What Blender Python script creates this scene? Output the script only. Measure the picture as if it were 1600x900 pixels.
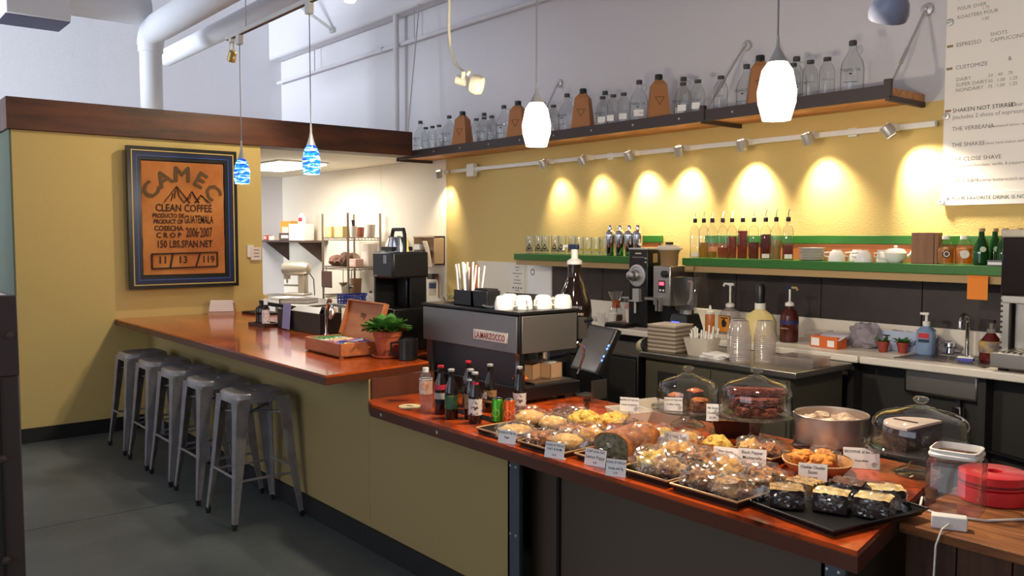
import bpy, bmesh, math, random
from mathutils import Vector, Matrix, noise, Euler
R = math.radians; PI = math.pi
for o in list(bpy.data.objects): bpy.data.objects.remove(o)
scene = bpy.context.scene
C = scene.collection
# ------------------------------------------------------------------ camera, world, daylight, exposure
cd = bpy.data.cameras.new('camera'); cam = bpy.data.objects.new('camera', cd); C.objects.link(cam)
cam.location = (0, 0, 1.65); cam.rotation_euler = (R(86.5), 0, R(50.7))
cd.sensor_width = 36; cd.lens = 1348 / 1600 * 36; cd.clip_start = .05; cd.clip_end = 200
scene.camera = cam
w = bpy.data.worlds.new('sky'); scene.world = w; w.use_nodes = True
w.node_tree.nodes['Background'].inputs[0].default_value = (.72, .82, 1, 1)
w.node_tree.nodes['Background'].inputs[1].default_value = 1.0
vs = scene.view_settings
vs.view_transform = 'Standard'; vs.look = 'None'; vs.gamma = 1; vs.exposure = 0.45; vs.use_curve_mapping = False

def light(name, kind, loc, energy, color=(1, 1, 1), target=None, **k):
    d = bpy.data.lights.new(name, kind); d.energy = energy; d.color = color
    for a, b in k.items(): setattr(d, a, b)
    o = bpy.data.objects.new(name, d); C.objects.link(o); o.location = loc
    if target is not None:
        o.rotation_euler = (Vector(target) - Vector(loc)).to_track_quat('-Z', 'Y').to_euler()
    return o
DAY = (.80, .88, 1)
# daylight in the storefront windows behind the camera and in the window past the partition
light('window_daylight', 'AREA', (-2.0, -4.6, 2.0), 43, (.95, .97, 1), (-2.2, 2, 1.6), shape='RECTANGLE', size=5.4, size_y=2.6)
light('side_window_daylight', 'AREA', (-9.7, -4.6, 2.6), 170, (.80, .89, 1), (-11.6, 2.4, 3.3), shape='RECTANGLE', size=3.0, size_y=3.2, spread=R(75))

# ------------------------------------------------------------------ materials
def lin(c):
    return tuple((x / 12.92 if x <= .04045 else ((x + .055) / 1.055) ** 2.4) for x in (v / 255 for v in c)) + (1,)
MATS = {}
def mat(name, col, rough=.5, metal=0, col2=None, scale=8, stretch=None, bump=0, bscale=60, trans=0, emit=0, ecol=None, coat=0, alpha=1, contrast=(.35, .65), sheen=0, ior=None):
    if name in MATS: return MATS[name]
    m = bpy.data.materials.new(name); m.use_nodes = True
    nt = m.node_tree; N = nt.nodes; L = nt.links; b = N['Principled BSDF']
    b.inputs['Base Color'].default_value = lin(col); b.inputs['Roughness'].default_value = rough
    b.inputs['Metallic'].default_value = metal; b.inputs['Transmission Weight'].default_value = trans
    b.inputs['Coat Weight'].default_value = coat; b.inputs['Coat Roughness'].default_value = .06; b.inputs['Alpha'].default_value = alpha
    if ior: b.inputs['IOR'].default_value = ior
    tc = N.new('ShaderNodeTexCoord')
    if col2 is not None:
        mp = N.new('ShaderNodeMapping'); L.new(tc.outputs['Object'], mp.inputs[0])
        if stretch: mp.inputs['Scale'].default_value = stretch
        nz = N.new('ShaderNodeTexNoise'); nz.inputs['Scale'].default_value = scale; nz.inputs['Detail'].default_value = 6; nz.inputs['Roughness'].default_value = .6
        L.new(mp.outputs[0], nz.inputs['Vector'])
        cr = N.new('ShaderNodeValToRGB'); cr.color_ramp.elements[0].position = contrast[0]; cr.color_ramp.elements[1].position = contrast[1]
        cr.color_ramp.elements[0].color = lin(col); cr.color_ramp.elements[1].color = lin(col2)
        L.new(nz.outputs['Fac'], cr.inputs[0]); L.new(cr.outputs[0], b.inputs['Base Color'])
    if bump:
        n2 = N.new('ShaderNodeTexNoise'); n2.inputs['Scale'].default_value = bscale; n2.inputs['Detail'].default_value = 4
        L.new(tc.outputs['Object'], n2.inputs['Vector'])
        bp = N.new('ShaderNodeBump'); bp.inputs['Strength'].default_value = bump; bp.inputs['Distance'].default_value = .01
        L.new(n2.outputs['Fac'], bp.inputs['Height']); L.new(bp.outputs[0], b.inputs['Normal'])
    if emit:
        b.inputs['Emission Color'].default_value = lin(ecol or col); b.inputs['Emission Strength'].default_value = emit
    MATS[name] = m
    return m
def clear(name, tint=(255, 255, 255), rough=.02, spec=1.0, ior=1.45, haze=0.0, base=.045, edge=None):
    """thin glass or film: light passes, the surface mirrors by Fresnel"""
    if name in MATS: return MATS[name]
    m = bpy.data.materials.new(name); m.use_nodes = True
    nt = m.node_tree; N = nt.nodes; L = nt.links; N.remove(N['Principled BSDF'])
    out = N['Material Output']; tr = N.new('ShaderNodeBsdfTransparent'); tr.inputs[0].default_value = lin(tint)
    gl = N.new('ShaderNodeBsdfGlossy'); gl.inputs['Roughness'].default_value = rough; gl.inputs['Color'].default_value = (spec, spec, spec, 1)
    lw = N.new('ShaderNodeLayerWeight'); lw.inputs[0].default_value = .5
    pw = N.new('ShaderNodeMath'); pw.operation = 'POWER'; pw.inputs[1].default_value = 3.5; L.new(lw.outputs['Facing'], pw.inputs[0])
    fr = N.new('ShaderNodeMath'); fr.operation = 'MULTIPLY_ADD'; fr.inputs[1].default_value = .7; fr.inputs[2].default_value = base; L.new(pw.outputs[0], fr.inputs[0])
    mx = N.new('ShaderNodeMixShader'); L.new(fr.outputs[0], mx.inputs[0]); L.new(gl.outputs[0], mx.inputs[2])
    if edge:
        cr = N.new('ShaderNodeValToRGB'); e = cr.color_ramp.elements; e[0].position = .55; e[0].color = lin(tint); e[1].position = .97; e[1].color = lin(edge)
        L.new(lw.outputs['Facing'], cr.inputs[0]); L.new(cr.outputs[0], tr.inputs[0])
    if haze:
        df = N.new('ShaderNodeBsdfTranslucent'); df.inputs[0].default_value = lin(tint)
        d2 = N.new('ShaderNodeBsdfDiffuse'); d2.inputs[0].default_value = lin(tint)
        m1 = N.new('ShaderNodeMixShader'); m1.inputs[0].default_value = .5; L.new(df.outputs[0], m1.inputs[1]); L.new(d2.outputs[0], m1.inputs[2])
        m2 = N.new('ShaderNodeMixShader'); m2.inputs[0].default_value = haze; L.new(tr.outputs[0], m2.inputs[1]); L.new(m1.outputs[0], m2.inputs[2])
        L.new(m2.outputs[0], mx.inputs[1])
    else: L.new(tr.outputs[0], mx.inputs[1])
    L.new(mx.outputs[0], out.inputs[0]); MATS[name] = m
    return m
floor_m = mat('floor concrete', (92, 98, 96), .45, col2=(66, 72, 72), scale=1.3, bump=.15, bscale=90)
joint_m = mat('joint', (22, 23, 23), .9)
yellow = mat('yellow paint', (208, 180, 112), .75, bump=.35, bscale=130)
olive = mat('shaded yellow paint', (162, 140, 90), .7, bump=.12, bscale=160)  # same paint as the yellow wall, with its shade put into the tone
lav = mat('pale wall paint', (210, 207, 211), .8, bump=.25, bscale=90)
cream = mat('cream kitchen paint', (232, 222, 204), .6)
duct_m = mat('white duct paint', (226, 227, 232), .55)
beam_m = mat('stained beam wood', (100, 51, 26), .5, col2=(56, 29, 18), scale=3, stretch=(3, .5, 3), bump=.1)
shelfwood = mat('shelf board wood', (214, 152, 90), .5, col2=(170, 108, 60), scale=4, stretch=(.4, 6, 6))
bartop = mat('copper brown lacquered wood', (206, 92, 30), .16, col2=(140, 50, 14), scale=3.2, stretch=(.7, 1.5, 1), coat=.35, contrast=(.38, .68))
lowtop = mat('worn red brown lacquered wood', (196, 78, 26), .22, col2=(70, 24, 10), scale=5.5, coat=.25, contrast=(.46, .68))
baredge = mat('dark brown edge', (84, 40, 20), .4)
redwood = mat('reddish end panel', (96, 50, 32), .5, col2=(70, 34, 22), scale=4, stretch=(1, 1, .3))
crate_m = mat('rough crate plank', (168, 104, 52), .7, col2=(112, 64, 30), scale=5, stretch=(.5, 6, 6), bump=.2)
black = mat('black plastic', (18, 18, 19), .35)
blackm = mat('matte black', (24, 23, 23), .8)
base_m = mat('black vinyl base', (22, 20, 20), .6)
darkgrey = mat('dark panel', (86, 72, 58), .6)
tile_m = mat('dark slate tile', (58, 49, 46), .5, col2=(46, 39, 37), scale=6)
steel = mat('brushed steel', (176, 172, 166), .34, 1, bump=.04, bscale=300)
chrome = mat('chrome', (220, 220, 220), .08, 1)
gunmetal = mat('gunmetal stool steel', (152, 147, 148), .36, .35, col2=(128, 124, 125), scale=12)
silver = mat('satin silver paint', (200, 198, 196), .4, .6)
white = mat('white ceramic', (236, 234, 232), .2)
whitep = mat('white plastic', (232, 230, 224), .4)
paper = mat('white paper', (238, 236, 234), .8)
pinkp = mat('pinkish paper', (230, 214, 204), .8)
ink = mat('black ink', (26, 24, 26), .8)
greyink = mat('grey ink', (120, 112, 108), .8)
laminate = mat('cream white laminate', (232, 224, 212), .35)
green = mat('green shelf paint', (44, 108, 34), .45)
orangewood = mat('orange plywood', (196, 116, 66), .6, col2=(176, 98, 52), scale=4, stretch=(.5, 4, 4))
tan = mat('tan wood strip', (176, 146, 100), .6)
kraft = mat('kraft cardboard', (170, 116, 74), .8)
terra = mat('terracotta', (176, 88, 52), .75, col2=(160, 74, 42), scale=9)
leaf = mat('leaf green', (52, 104, 40), .45, col2=(92, 150, 58), scale=18)
soil = mat('soil', (40, 28, 20), .95)
glass = clear('clear glass', (252, 253, 252), .01, 1.0, 1.45, 0, .06, (120, 124, 116))
bglass = clear('bottle glass', (246, 248, 248), .03, 1.0, 1.6, .02, .05, (90, 94, 94))
film = clear('cellophane film', (255, 255, 255), .16, 1.0, 1.5, .006, base=.105)
plast = clear('frosted plastic', (248, 244, 236), .2, .9, 1.5, .62)
cupplast = clear('clear cup plastic', (240, 236, 234), .12, 1, 1.5, .32)
brown_glass = mat('dark brown glass', (30, 16, 10), .06)
green_glass = mat('green glass', (20, 84, 30), .06, trans=.5)
red = mat('red plastic', (196, 34, 40), .4)
blue = mat('blue plastic', (28, 62, 160), .45)
burlap = mat('burlap sack', (206, 138, 74), .9, col2=(176, 100, 48), scale=2.2, bump=.5, bscale=400)
navy = mat('navy frame', (24, 34, 70), .35)
gold = mat('gold line', (206, 176, 96), .45)
# ------------------------------------------------------------------ mesh helpers
class MB:
    def __init__(s): s.v = []; s.f = []; s.M = Matrix()
    def at(s, *loc, rz=0, rx=0, ry=0): s.M = Matrix.Translation(loc) @ Euler((rx, ry, rz)).to_matrix().to_4x4(); return s
    def add(s, vs, fs):
        n = len(s.v); s.v += [s.M @ Vector(p) for p in vs]; s.f += [tuple(i + n for i in q) for q in fs]; return s
    def box(s, x0, x1, y0, y1, z0, z1):
        return s.add([(x0, y0, z0), (x1, y0, z0), (x1, y1, z0), (x0, y1, z0), (x0, y0, z1), (x1, y0, z1), (x1, y1, z1), (x0, y1, z1)],
                     [(0, 3, 2, 1), (4, 5, 6, 7), (0, 1, 5, 4), (1, 2, 6, 5), (2, 3, 7, 6), (3, 0, 4, 7)])
    def cb(s, x, y, z, sx, sy, sz): return s.box(x - sx / 2, x + sx / 2, y - sy / 2, y + sy / 2, z, z + sz)
    def prism(s, poly, z0, z1):
        n = len(poly)
        return s.add([(x, y, z0) for x, y in poly] + [(x, y, z1) for x, y in poly],
                     [tuple(range(n))[::-1], tuple(range(n, 2 * n))] + [(i, (i + 1) % n, n + (i + 1) % n, n + i) for i in range(n)])
    def frus(s, b, t, z0, z1, c=(0, 0), ct=None):
        ct = ct or c; a = [(-1, -1), (1, -1), (1, 1), (-1, 1)]
        return s.add([(c[0] + i * b[0] / 2, c[1] + j * b[1] / 2, z0) for i, j in a] + [(ct[0] + i * t[0] / 2, ct[1] + j * t[1] / 2, z1) for i, j in a],
                     [(0, 3, 2, 1), (4, 5, 6, 7), (0, 1, 5, 4), (1, 2, 6, 5), (2, 3, 7, 6), (3, 0, 4, 7)])
    def lathe(s, prof, x=0, y=0, z=0, n=20, sq=0, cap=True):
        vs = []; fs = []
        for r, h in prof:
            for i in range(n):
                a = 2 * PI * (i + .5) / n; k = 1
                if sq: c_, s_ = abs(math.cos(a)), abs(math.sin(a)); k = 1 / (c_ ** sq + s_ ** sq) ** (1 / sq)
                vs.append((x + r * k * math.cos(a), y + r * k * math.sin(a), z + h))
        for j in range(len(prof) - 1):
            for i in range(n):
                q = (i + 1) % n; fs.append((j * n + i, j * n + q, (j + 1) * n + q, (j + 1) * n + i))
        if cap:
            if prof[0][0] > .0005: fs.append(tuple(range(n))[::-1])
            if prof[-1][0] > .0005: fs.append(tuple(range((len(prof) - 1) * n, len(prof) * n)))
        return s.add(vs, fs)
    def tube(s, pts, r, n=8):
        P = [Vector(p) for p in pts]; vs = []; fs = []; rr = r if isinstance(r, (list, tuple)) else [r] * len(P)
        up = None
        for i, p in enumerate(P):
            d = (P[min(i + 1, len(P) - 1)] - P[max(i - 1, 0)]).normalized()
            if up is None: up = Vector((0, 0, 1)) if abs(d.z) < .9 else Vector((1, 0, 0))
            a = d.cross(up).normalized(); b = a.cross(d).normalized(); up = b
            for k in range(n):
                t = 2 * PI * (k + .5) / n; vs.append(p + (a * math.cos(t) + b * math.sin(t)) * rr[i])
        for j in range(len(P) - 1):
            for k in range(n): q = (k + 1) % n; fs.append((j * n + k, j * n + q, (j + 1) * n + q, (j + 1) * n + k))
        fs.append(tuple(range(n))[::-1]); fs.append(tuple(range((len(P) - 1) * n, len(P) * n)))
        return s.add(vs, fs)
    def blob(s, c, rad, sub=3, amp=.15, freq=2.5, seed=0, flat=0):
        bm = bmesh.new(); bmesh.ops.create_icosphere(bm, subdivisions=sub, radius=1); off = Vector((seed * 7.31, seed * 3.17, seed * 1.7))
        for v in bm.verts:
            p = v.co.copy(); k = 1 + amp * noise.noise(p * freq + off) + amp * .5 * noise.noise(p * freq * 2.7 + off)
            q = p * k
            if flat and q.z < -flat: q.z = -flat
            v.co = (q.x * rad[0] + c[0], q.y * rad[1] + c[1], q.z * rad[2] + c[2])
        bm.verts.index_update(); vs = [tuple(v.co) for v in bm.verts]; fs = [tuple(v.index for v in f.verts) for f in bm.faces]; bm.free()
        return s.add(vs, fs)
    def sheet(s, fn, nu, nv):
        vs = [fn(i / nu, j / nv) for j in range(nv + 1) for i in range(nu + 1)]
        return s.add(vs, [(j * (nu + 1) + i, j * (nu + 1) + i + 1, (j + 1) * (nu + 1) + i + 1, (j + 1) * (nu + 1) + i) for j in range(nv) for i in range(nu)])
    def build(s, name, m, parent=None, smooth=35, bevel=0, label=None):
        me = bpy.data.meshes.new(name); me.from_pydata([tuple(v) for v in s.v], [], s.f); me.update()
        bm = bmesh.new(); bm.from_mesh(me); bmesh.ops.recalc_face_normals(bm, faces=bm.faces); bm.to_mesh(me); bm.free()
        if smooth:
            me.polygons.foreach_set('use_smooth', [True] * len(me.polygons)); me.set_sharp_from_angle(angle=R(smooth))
        me.materials.append(m)
        o = bpy.data.objects.new(name, me); C.objects.link(o)
        if parent: o.parent = parent
        if bevel:
            b = o.modifiers.new('bevel', 'BEVEL'); b.width = bevel; b.segments = 2; b.limit_method = 'ANGLE'; b.angle_limit = R(40)
        if label: o['label'] = label
        return o
def T(name, label, cat, loc=(0, 0, 0), rz=0, group=None, rot=None):
    o = bpy.data.objects.new(name, None); C.objects.link(o); o.empty_display_size = .05
    o.location = loc; o.rotation_euler = rot or (0, 0, rz); o['label'] = label; o['category'] = cat
    if group: o['group'] = group
    return o
def tag(o, label, cat, group=None, loc=None, rz=None, kind=None):
    o['label'] = label; o['category'] = cat
    if group: o['group'] = group
    if kind: o['kind'] = kind
    if loc: o.location = loc
    if rz is not None: o.rotation_euler = (0, 0, rz)
    return o
def struct(o): o['kind'] = 'structure'; return o
def dup(o, loc=None, rz=None, label=None, group=None, parent=None):
    c = o.copy(); C.objects.link(c)
    if parent: c.parent = parent
    if loc: c.location = loc
    if rz is not None: c.rotation_euler = (0, 0, rz)
    if label: c['label'] = label
    if group: c['group'] = group
    for ch in o.children: dup(ch, parent=c)
    return c
def txt(s, size, m, parent, loc=(0, 0, 0), rot=(0, 0, 0), name='lettering', align='CENTER', sx=1, bold=0, ext=0):
    cu = bpy.data.curves.new('t', 'FONT'); cu.body = s; cu.size = size; cu.align_x = align; cu.resolution_u = 2; cu.offset = bold; cu.extrude = ext
    o = bpy.data.objects.new('t', cu); C.objects.link(o)
    me = bpy.data.meshes.new_from_object(o.evaluated_get(bpy.context.evaluated_depsgraph_get()))
    bpy.data.objects.remove(o); bpy.data.curves.remove(cu)
    me.materials.clear(); me.materials.append(m); me.name = name
    q = bpy.data.objects.new(name, me); C.objects.link(q); q.parent = parent; q.location = loc; q.rotation_euler = rot; q.scale = (sx, 1, 1)
    return q
ORD = ['first', 'second', 'third', 'fourth', 'fifth', 'sixth', 'seventh', 'eighth', 'ninth', 'tenth', 'eleventh', 'twelfth', 'thirteenth', 'fourteenth', 'fifteenth', 'sixteenth', 'seventeenth']
FACEX = (PI / 2, 0, PI / 2); FACEY = (PI / 2, 0, 0)

# ------------------------------------------------------------------ the room
fl = struct(MB().box(-11.9, 2.6, -4.7, 5.5, -.1, -.006).build('floor', joint_m))
fx = [-11.8, -9.4, -5.385, -1.4, 2.5]; fy = [-4.6, -2.2, 1.05 - 2.4, 1.05 + 5]
fy = [-4.6, -1.6, 5.38]
for i in range(4):
    for j in range(2): MB().box(fx[i] + .004, fx[i + 1] - .004, fy[j] + .004, fy[j + 1] - .004, -.05, 0).build('slab', floor_m, fl)
wb = struct(MB().box(-11.9, 2.6, 5.38, 5.55, 0, 5.3).build('wall_back', lav))
MB().box(-7.69, 2.5, 5.372, 5.381, 0, 2.468).build('painted_panel', yellow, wb, label='yellow textured paint below the shelf')
for a, b in ((-11.8, -9.035), (-9.03, -7.70)): MB().box(a, b, 5.370, 5.381, 0, 2.48).build('wall_sheet', cream, wb)
MB().box(-7.705, -7.675, 5.362, 5.381, 0, 2.47).build('corner_strip', cream, wb)
tx = [-5.955, -5.296, -4.6, -3.905, -3.21, -2.52, -1.83, -1.14, -.45]
for a, b in zip(tx, tx[1:]): MB().box(a + .003, b - .003, 5.352, 5.375, 1.085, 1.378).build('tile', tile_m, wb, bevel=.002)
MB().box(-5.955, -.45, 5.36, 5.374, 1.08, 1.38).build('grout', joint_m, wb)
MB().box(-7.116, -5.96, 5.356, 5.374, .94, 1.385).build('white_sheet', cream, wb, bevel=.002)
wf = struct(MB().box(-11.9, -11.8, -4.7, 5.5, 0, 5.3).build('wall_far', lav))
struct(MB().box(2.5, 2.6, -4.7, 5.5, 0, 5.3).build('wall_right', lav))
struct(MB().box(-11.9, 2.6, -4.7, 5.5, 5.3, 5.4).build('ceiling', lav))
wfr = struct(MB().box(-11.9, 2.6, -4.8, -4.7, 0, .6).box(-11.9, 2.6, -4.8, -4.7, 4.3, 5.3).box(-11.9, -11.2, -4.8, -4.7, .6, 4.3).box(-8.2, -4.8, -4.8, -4.7, .6, 4.3).box(.8, 2.6, -4.8, -4.7, .6, 4.3).build('wall_front', lav))
struct(MB().box(-4.8, .8, -4.78, -4.72, 3.3, 3.4).box(-3.0, -2.93, -4.78, -4.72, .6, 4.3).box(-1.1, -1.03, -4.78, -4.72, .6, 4.3).build('window_1', blackm))
struct(MB().box(-9.75, -9.68, -4.78, -4.72, .6, 4.3).box(-11.2, -8.2, -4.78, -4.72, 3.3, 3.36).build('window_2', blackm))
wl = struct(MB().box(-7.85, -7.69, 1.27, 3.29, 0, 2.47).box(-10.4, -7.85, 1.27, 1.4, 0, 2.47).build('wall_left', yellow))
struct(MB().box(-10.4, -7.69, 1.255, 1.269, 0, 2.47).build('wall_return', mat('shaded return paint', (96, 106, 90), .8)))  # shade on this side of the yellow wall is mixed into the colour
struct(MB().box(-7.688, -7.672, 1.26, 2.2, 0, .115).build('baseboard_left', base_m))
struct(MB().box(-11.79, -7.9, 1.41, 5.36, 2.48, 2.56).build('ceiling_kitchen', cream))
bt = struct(MB().box(-7.92, -7.655, 1.235, 4.93, 2.472, 2.72).build('trim_1', beam_m, bevel=.004))
struct(MB().box(-10.4, -7.921, 1.235, 1.44, 2.472, 2.72).build('trim_2', beam_m, bevel=.004))
sf = struct(MB().box(-11.8, 2.5, 5.19, 5.379, 4.12, 5.29).build('trim_3', lav, bevel=.03))
# ducts and pipes
dz = 3.62
o = T('round_duct', 'white round duct with elbow dropping behind the wooden beam', 'duct', (-9, 2.73, 2.56))
MB().lathe([(.105, 0), (.105, .9), (.118, .9), (.118, .95), (.118, .96)], n=28).build('drop', duct_m, o)
pts = [(0, 0, .96)] + [(.14 - .14 * math.cos(a), 0, .96 + .14 * math.sin(a)) for a in (R(22), R(45), R(68))] + [(.14, 0, 1.1), (.3, 0, 1.1)]
MB().tube(pts, .125, 28).build('elbow', duct_m, o)
MB().tube([(.28, 0, 1.1), (5.6, 0, 1.1)], .135, 28).build('run', duct_m, o)
tag(MB().tube([(-10.45, 3.35, 3.72), (-3.4, 3.35, 3.72)], .1, 24).build('spiral_duct', duct_m), 'narrower round duct running behind the white elbow duct', 'duct')
o = T('cross_duct', 'wide white duct crossing to the left above the beam', 'duct', (-8.95, 2.6, 3.84))
MB().tube([(0, .1, 0), (0, -.66, 0)], .14, 28).build('round_run', duct_m, o)
MB().frus((.5, .52), (.5, .52), -.24, .12, (-.05, -.9)).build('box_run', duct_m, o, bevel=.01)
MB().box(-.3, .17, -1.16, -.64, -.246, -.238).build('grille', mat('grille grey', (92, 92, 116), .8), o)
tag(MB().tube([(-11.75, 5.3, 3.81), (2, 5.3, 3.79)], .022, 10).tube([(-8.95, 5.3, 3.81), (-8.85, 5.3, 3.81)], .03, 10).build('sprinkler_pipe', lav), 'thin horizontal pipe along the upper back wall', 'pipe')
tag(MB().tube([(-8.49, 5.25, 2.56), (-8.47, 5.25, 5.3)], .034, 14).build('standpipe', lav), 'vertical painted pipe rising behind the beam', 'pipe')
o = T('pipe_hanger', 'thin rod hanging the pipe near the wall corner', 'hanger', (-10.55, 5.28, 3.8)); MB().tube([(0, 0, 0), (0, 0, .5)], .007, 6).build('rod', silver, o); MB().cb(0, -.02, .48, .06, .06, .04).build('clip', silver, o)
o = T('pipe_hanger', 'thin rod hanging the pipe right of the standpipe', 'hanger', (-8.15, 5.28, 3.8)); MB().tube([(0, 0, 0), (0, 0, .5)], .007, 6).build('rod', silver, o); MB().cb(0, -.02, .48, .06, .06, .04).build('clip', silver, o)
o = T('brace', 'diagonal metal strut bolted to the soffit', 'strut', (-9.95, 5.17, 4.2))
MB().tube([(.12, -.02, 0), (-.42, -.55, .55)], .02, 8).build('bar', silver, o); MB().cb(.12, 0, -.04, .09, .05, .06).build('foot', silver, o)
# ------------------------------------------------------------------ bar and service counter
o = T('bar_counter', 'tall bar with glossy copper brown top and shade-darkened yellow front behind the stools', 'bar', (0, 0, 0))
poly = [(-7.685, 1.99), (-3.9, 1.99), (-3.985, 2.66), (-4.24, 2.68), (-4.24, 3.29), (-7.685, 3.29)]
MB().prism(poly, .938, .95).build('countertop', bartop, o)
ins = [(-7.68, 2.0), (-3.91, 2.0), (-3.995, 2.65), (-4.25, 2.67), (-4.25, 3.28), (-7.68, 3.28)]
MB().prism([(-7.685, 1.985), (-3.895, 1.985), (-3.98, 2.665), (-4.235, 2.685), (-4.235, 3.295), (-7.685, 3.295)], .9, .9385).build('edge', baredge, o)
MB().box(-7.685, -3.93, 2.25, 2.30, 0, .9).build('front_panel', olive, o)
MB().box(-7.685, -3.95, 2.234, 2.25, 0, .115).build('kickboard', base_m, o)
MB().box(-3.96, -3.93, 2.30, 2.66, .0, .9).build('end_panel', redwood, o)
MB().box(-3.93, -3.915, 2.262, 2.3, .796, .9).build('end_post', redwood, o)
lo = T('service_counter', 'lower pastry counter with worn glossy red brown top', 'counter', (0, 0, 0))
lp = [(-3.79, 2.19), (-1.18, 2.175), (-1.405, 3.17), (-4.2, 3.17), (-4.2, 2.7), (-3.92, 2.69), (-3.92, 2.24)]
MB().prism(lp, .78, .795).build('countertop', lowtop, lo)
MB().prism([(-3.795, 2.183), (-1.174, 2.168), (-1.4, 3.176), (-4.2, 3.176), (-4.2, 2.7), (-3.92, 2.69), (-3.92, 2.24)], .735, .7805).build('edge', baredge, lo)
MB().box(-3.928, -2.775, 2.25, 2.30, 0, .735).build('front_panel', olive, lo)
MB().box(-3.948, -2.775, 2.234, 2.25, 0, .115).build('kickboard', base_m, lo)
MB().box(-2.775, -1.32, 2.38, 2.42, 0, .735).build('recessed_panel', darkgrey, lo)
MB().box(-2.60, -2.585, 2.365, 2.38, 0, .735).build('panel_seam', blackm, lo)
bluesteel = mat('blue grey steel', (84, 92, 98), .45, .4)
for x, w_ in ((-2.735, .075), (-1.29, .075)):
    p = MB().box(x - w_ / 2, x + w_ / 2, 2.246, 2.256, 0, .735).box(x - w_ / 2, x - w_ / 2 + .012, 2.246, 2.32, 0, .735).build('corner_post', bluesteel, lo)
    for z in (.1, .4, .69):
        for dx in (-.018, .018): MB().at(x + dx, 2.246, z, rx=PI / 2).lathe([(.006, 0), (.005, .004), (0, .005)], n=8).build('screw', silver, p)
MB().box(-1.36, -1.34, 2.42, 3.1, 0, .735).box(-4.2, -1.36, 3.05, 3.07, 0, .735).build('carcass', darkgrey, lo)
for x in (-3.69, -3.2, -2.42, -1.98, -1.56): MB().at(x, 2.182, .76, rx=PI / 2).cb(0, 0, 0, .014, .014, .003).build('bolt', silver, lo)
# ------------------------------------------------------------------ stools
def stool():
    t = T('metal_stool', 'x', 'stool', group='metal bar stools')
    q = MB(); n = 24; S = .152
    def ring(r, z, k=5): return [(r * math.cos(2 * PI * (i + .5) / n) / ((abs(math.cos(2 * PI * (i + .5) / n)) ** k + abs(math.sin(2 * PI * (i + .5) / n)) ** k) ** (1 / k)), r * math.sin(2 * PI * (i + .5) / n) / ((abs(math.cos(2 * PI * (i + .5) / n)) ** k + abs(math.sin(2 * PI * (i + .5) / n)) ** k) ** (1 / k)), z) for i in range(n)]
    rs = [ring(.018, .738, 2), ring(.022, .743, 2), ring(.12, .744), ring(.14, .75), ring(.15, .747), ring(.157, .736), ring(.161, .695), ring(.155, .695), ring(.150, .732)]
    vs = sum(rs, []); q.add(vs, [(j * n + i, j * n + (i + 1) % n, (j + 1) * n + (i + 1) % n, (j + 1) * n + i) for j in range(len(rs) - 1) for i in range(n)])
    q.build('seat', gunmetal, t, smooth=50)
    MB().lathe([(.02, .725), (.02, .7385)], n=12).build('seat_hole', blackm, t)
    for sx in (-1, 1):
        for sy in (-1, 1):
            def sec(c, a, th, z): return [(sx * c, sy * c, z), (sx * (c - a), sy * c, z), (sx * (c - a), sy * (c - th), z), (sx * (c - th * 2.2), sy * (c - th * 2.2), z), (sx * (c - th), sy * (c - a), z), (sx * c, sy * (c - a), z)]
            ss = [sec(.157, .085, .006, .72), sec(.165, .066, .006, .6), sec(.185, .05, .006, .32), sec(.212, .026, .006, .03)]
            vs = sum(ss, []); lg = MB().add(vs, [(j * 6 + i, j * 6 + (i + 1) % 6, (j + 1) * 6 + (i + 1) % 6, (j + 1) * 6 + i) for j in range(3) for i in range(6)] + [(0, 1, 2, 3, 4, 5), (18, 19, 20, 21, 22, 23)]).build('leg', gunmetal, t, smooth=0)
            MB().frus((.022, .022), (.028, .028), 0, .035, (sx * .203, sy * .203)).build('rubber_foot', blackm, lg)
            MB().tube([(sx * .178, sy * .178, .36), (sx * .2, sy * .2, .09)], .006, 6).build('rib', gunmetal, lg)
    for k in range(4):
        a = k * PI / 2; M = Matrix.Rotation(a, 3, 'Z'); z = .265 + (.0 if k % 2 else .02)
        MB().tube([M @ Vector((-.185, .183, z)), M @ Vector((.185, .183, z))], .008, 6).build('footrest', gunmetal, t)
    for s in (-1, 1): MB().tube([(-.15, -.15 * s, .62), (.15, .15 * s, .62)], .008, 6).build('brace', gunmetal, t)
    return t
st = stool()
for i, (x, l) in enumerate([(-4.85, 'nearest grey metal bar stool, fully in view at the right of the row'), (-5.425, 'grey metal bar stool, second from the right in the row'), (-5.94, 'grey metal bar stool in the middle of the row of five'), (-6.45, 'grey metal bar stool, second from the yellow wall'), (-6.985, 'farthest grey metal bar stool, standing next to the yellow wall')]):
    s_ = st if i == 0 else dup(st)
    s_.location = (x, 2.0, 0); s_['label'] = l
# ------------------------------------------------------------------ framed coffee sack
pf = T('framed_sack', 'framed burlap coffee sack print hanging on the yellow wall', 'picture', (-7.69, 2.555, 1.795), rot=FACEX)
W, H = .465, .60
def frame(w, h, t, z0, z1, name, m, p=pf):
    return MB().box(-w, w, h - t, h, z0, z1).box(-w, w, -h, -h + t, z0, z1).box(-w, -w + t, -h + t, h - t, z0, z1).box(w - t, w, -h + t, h - t, z0, z1).build(name, m, p)
MB().box(-W + .02, W - .02, -H + .02, H - .02, .0, .075).build('backing', blackm, pf)
frame(W, H, .03, .05, .105, 'outer_frame', black); frame(W - .03, H - .03, .008, .05, .108, 'gold_line', gold)
frame(W - .038, H - .038, .035, .05, .1, 'middle_frame', navy); frame(W - .073, H - .073, .007, .06, .098, 'blue_line', mat('steel blue line', (52, 84, 160), .4)); frame(W - .08, H - .08, .03, .05, .09, 'inner_frame', black)
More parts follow.
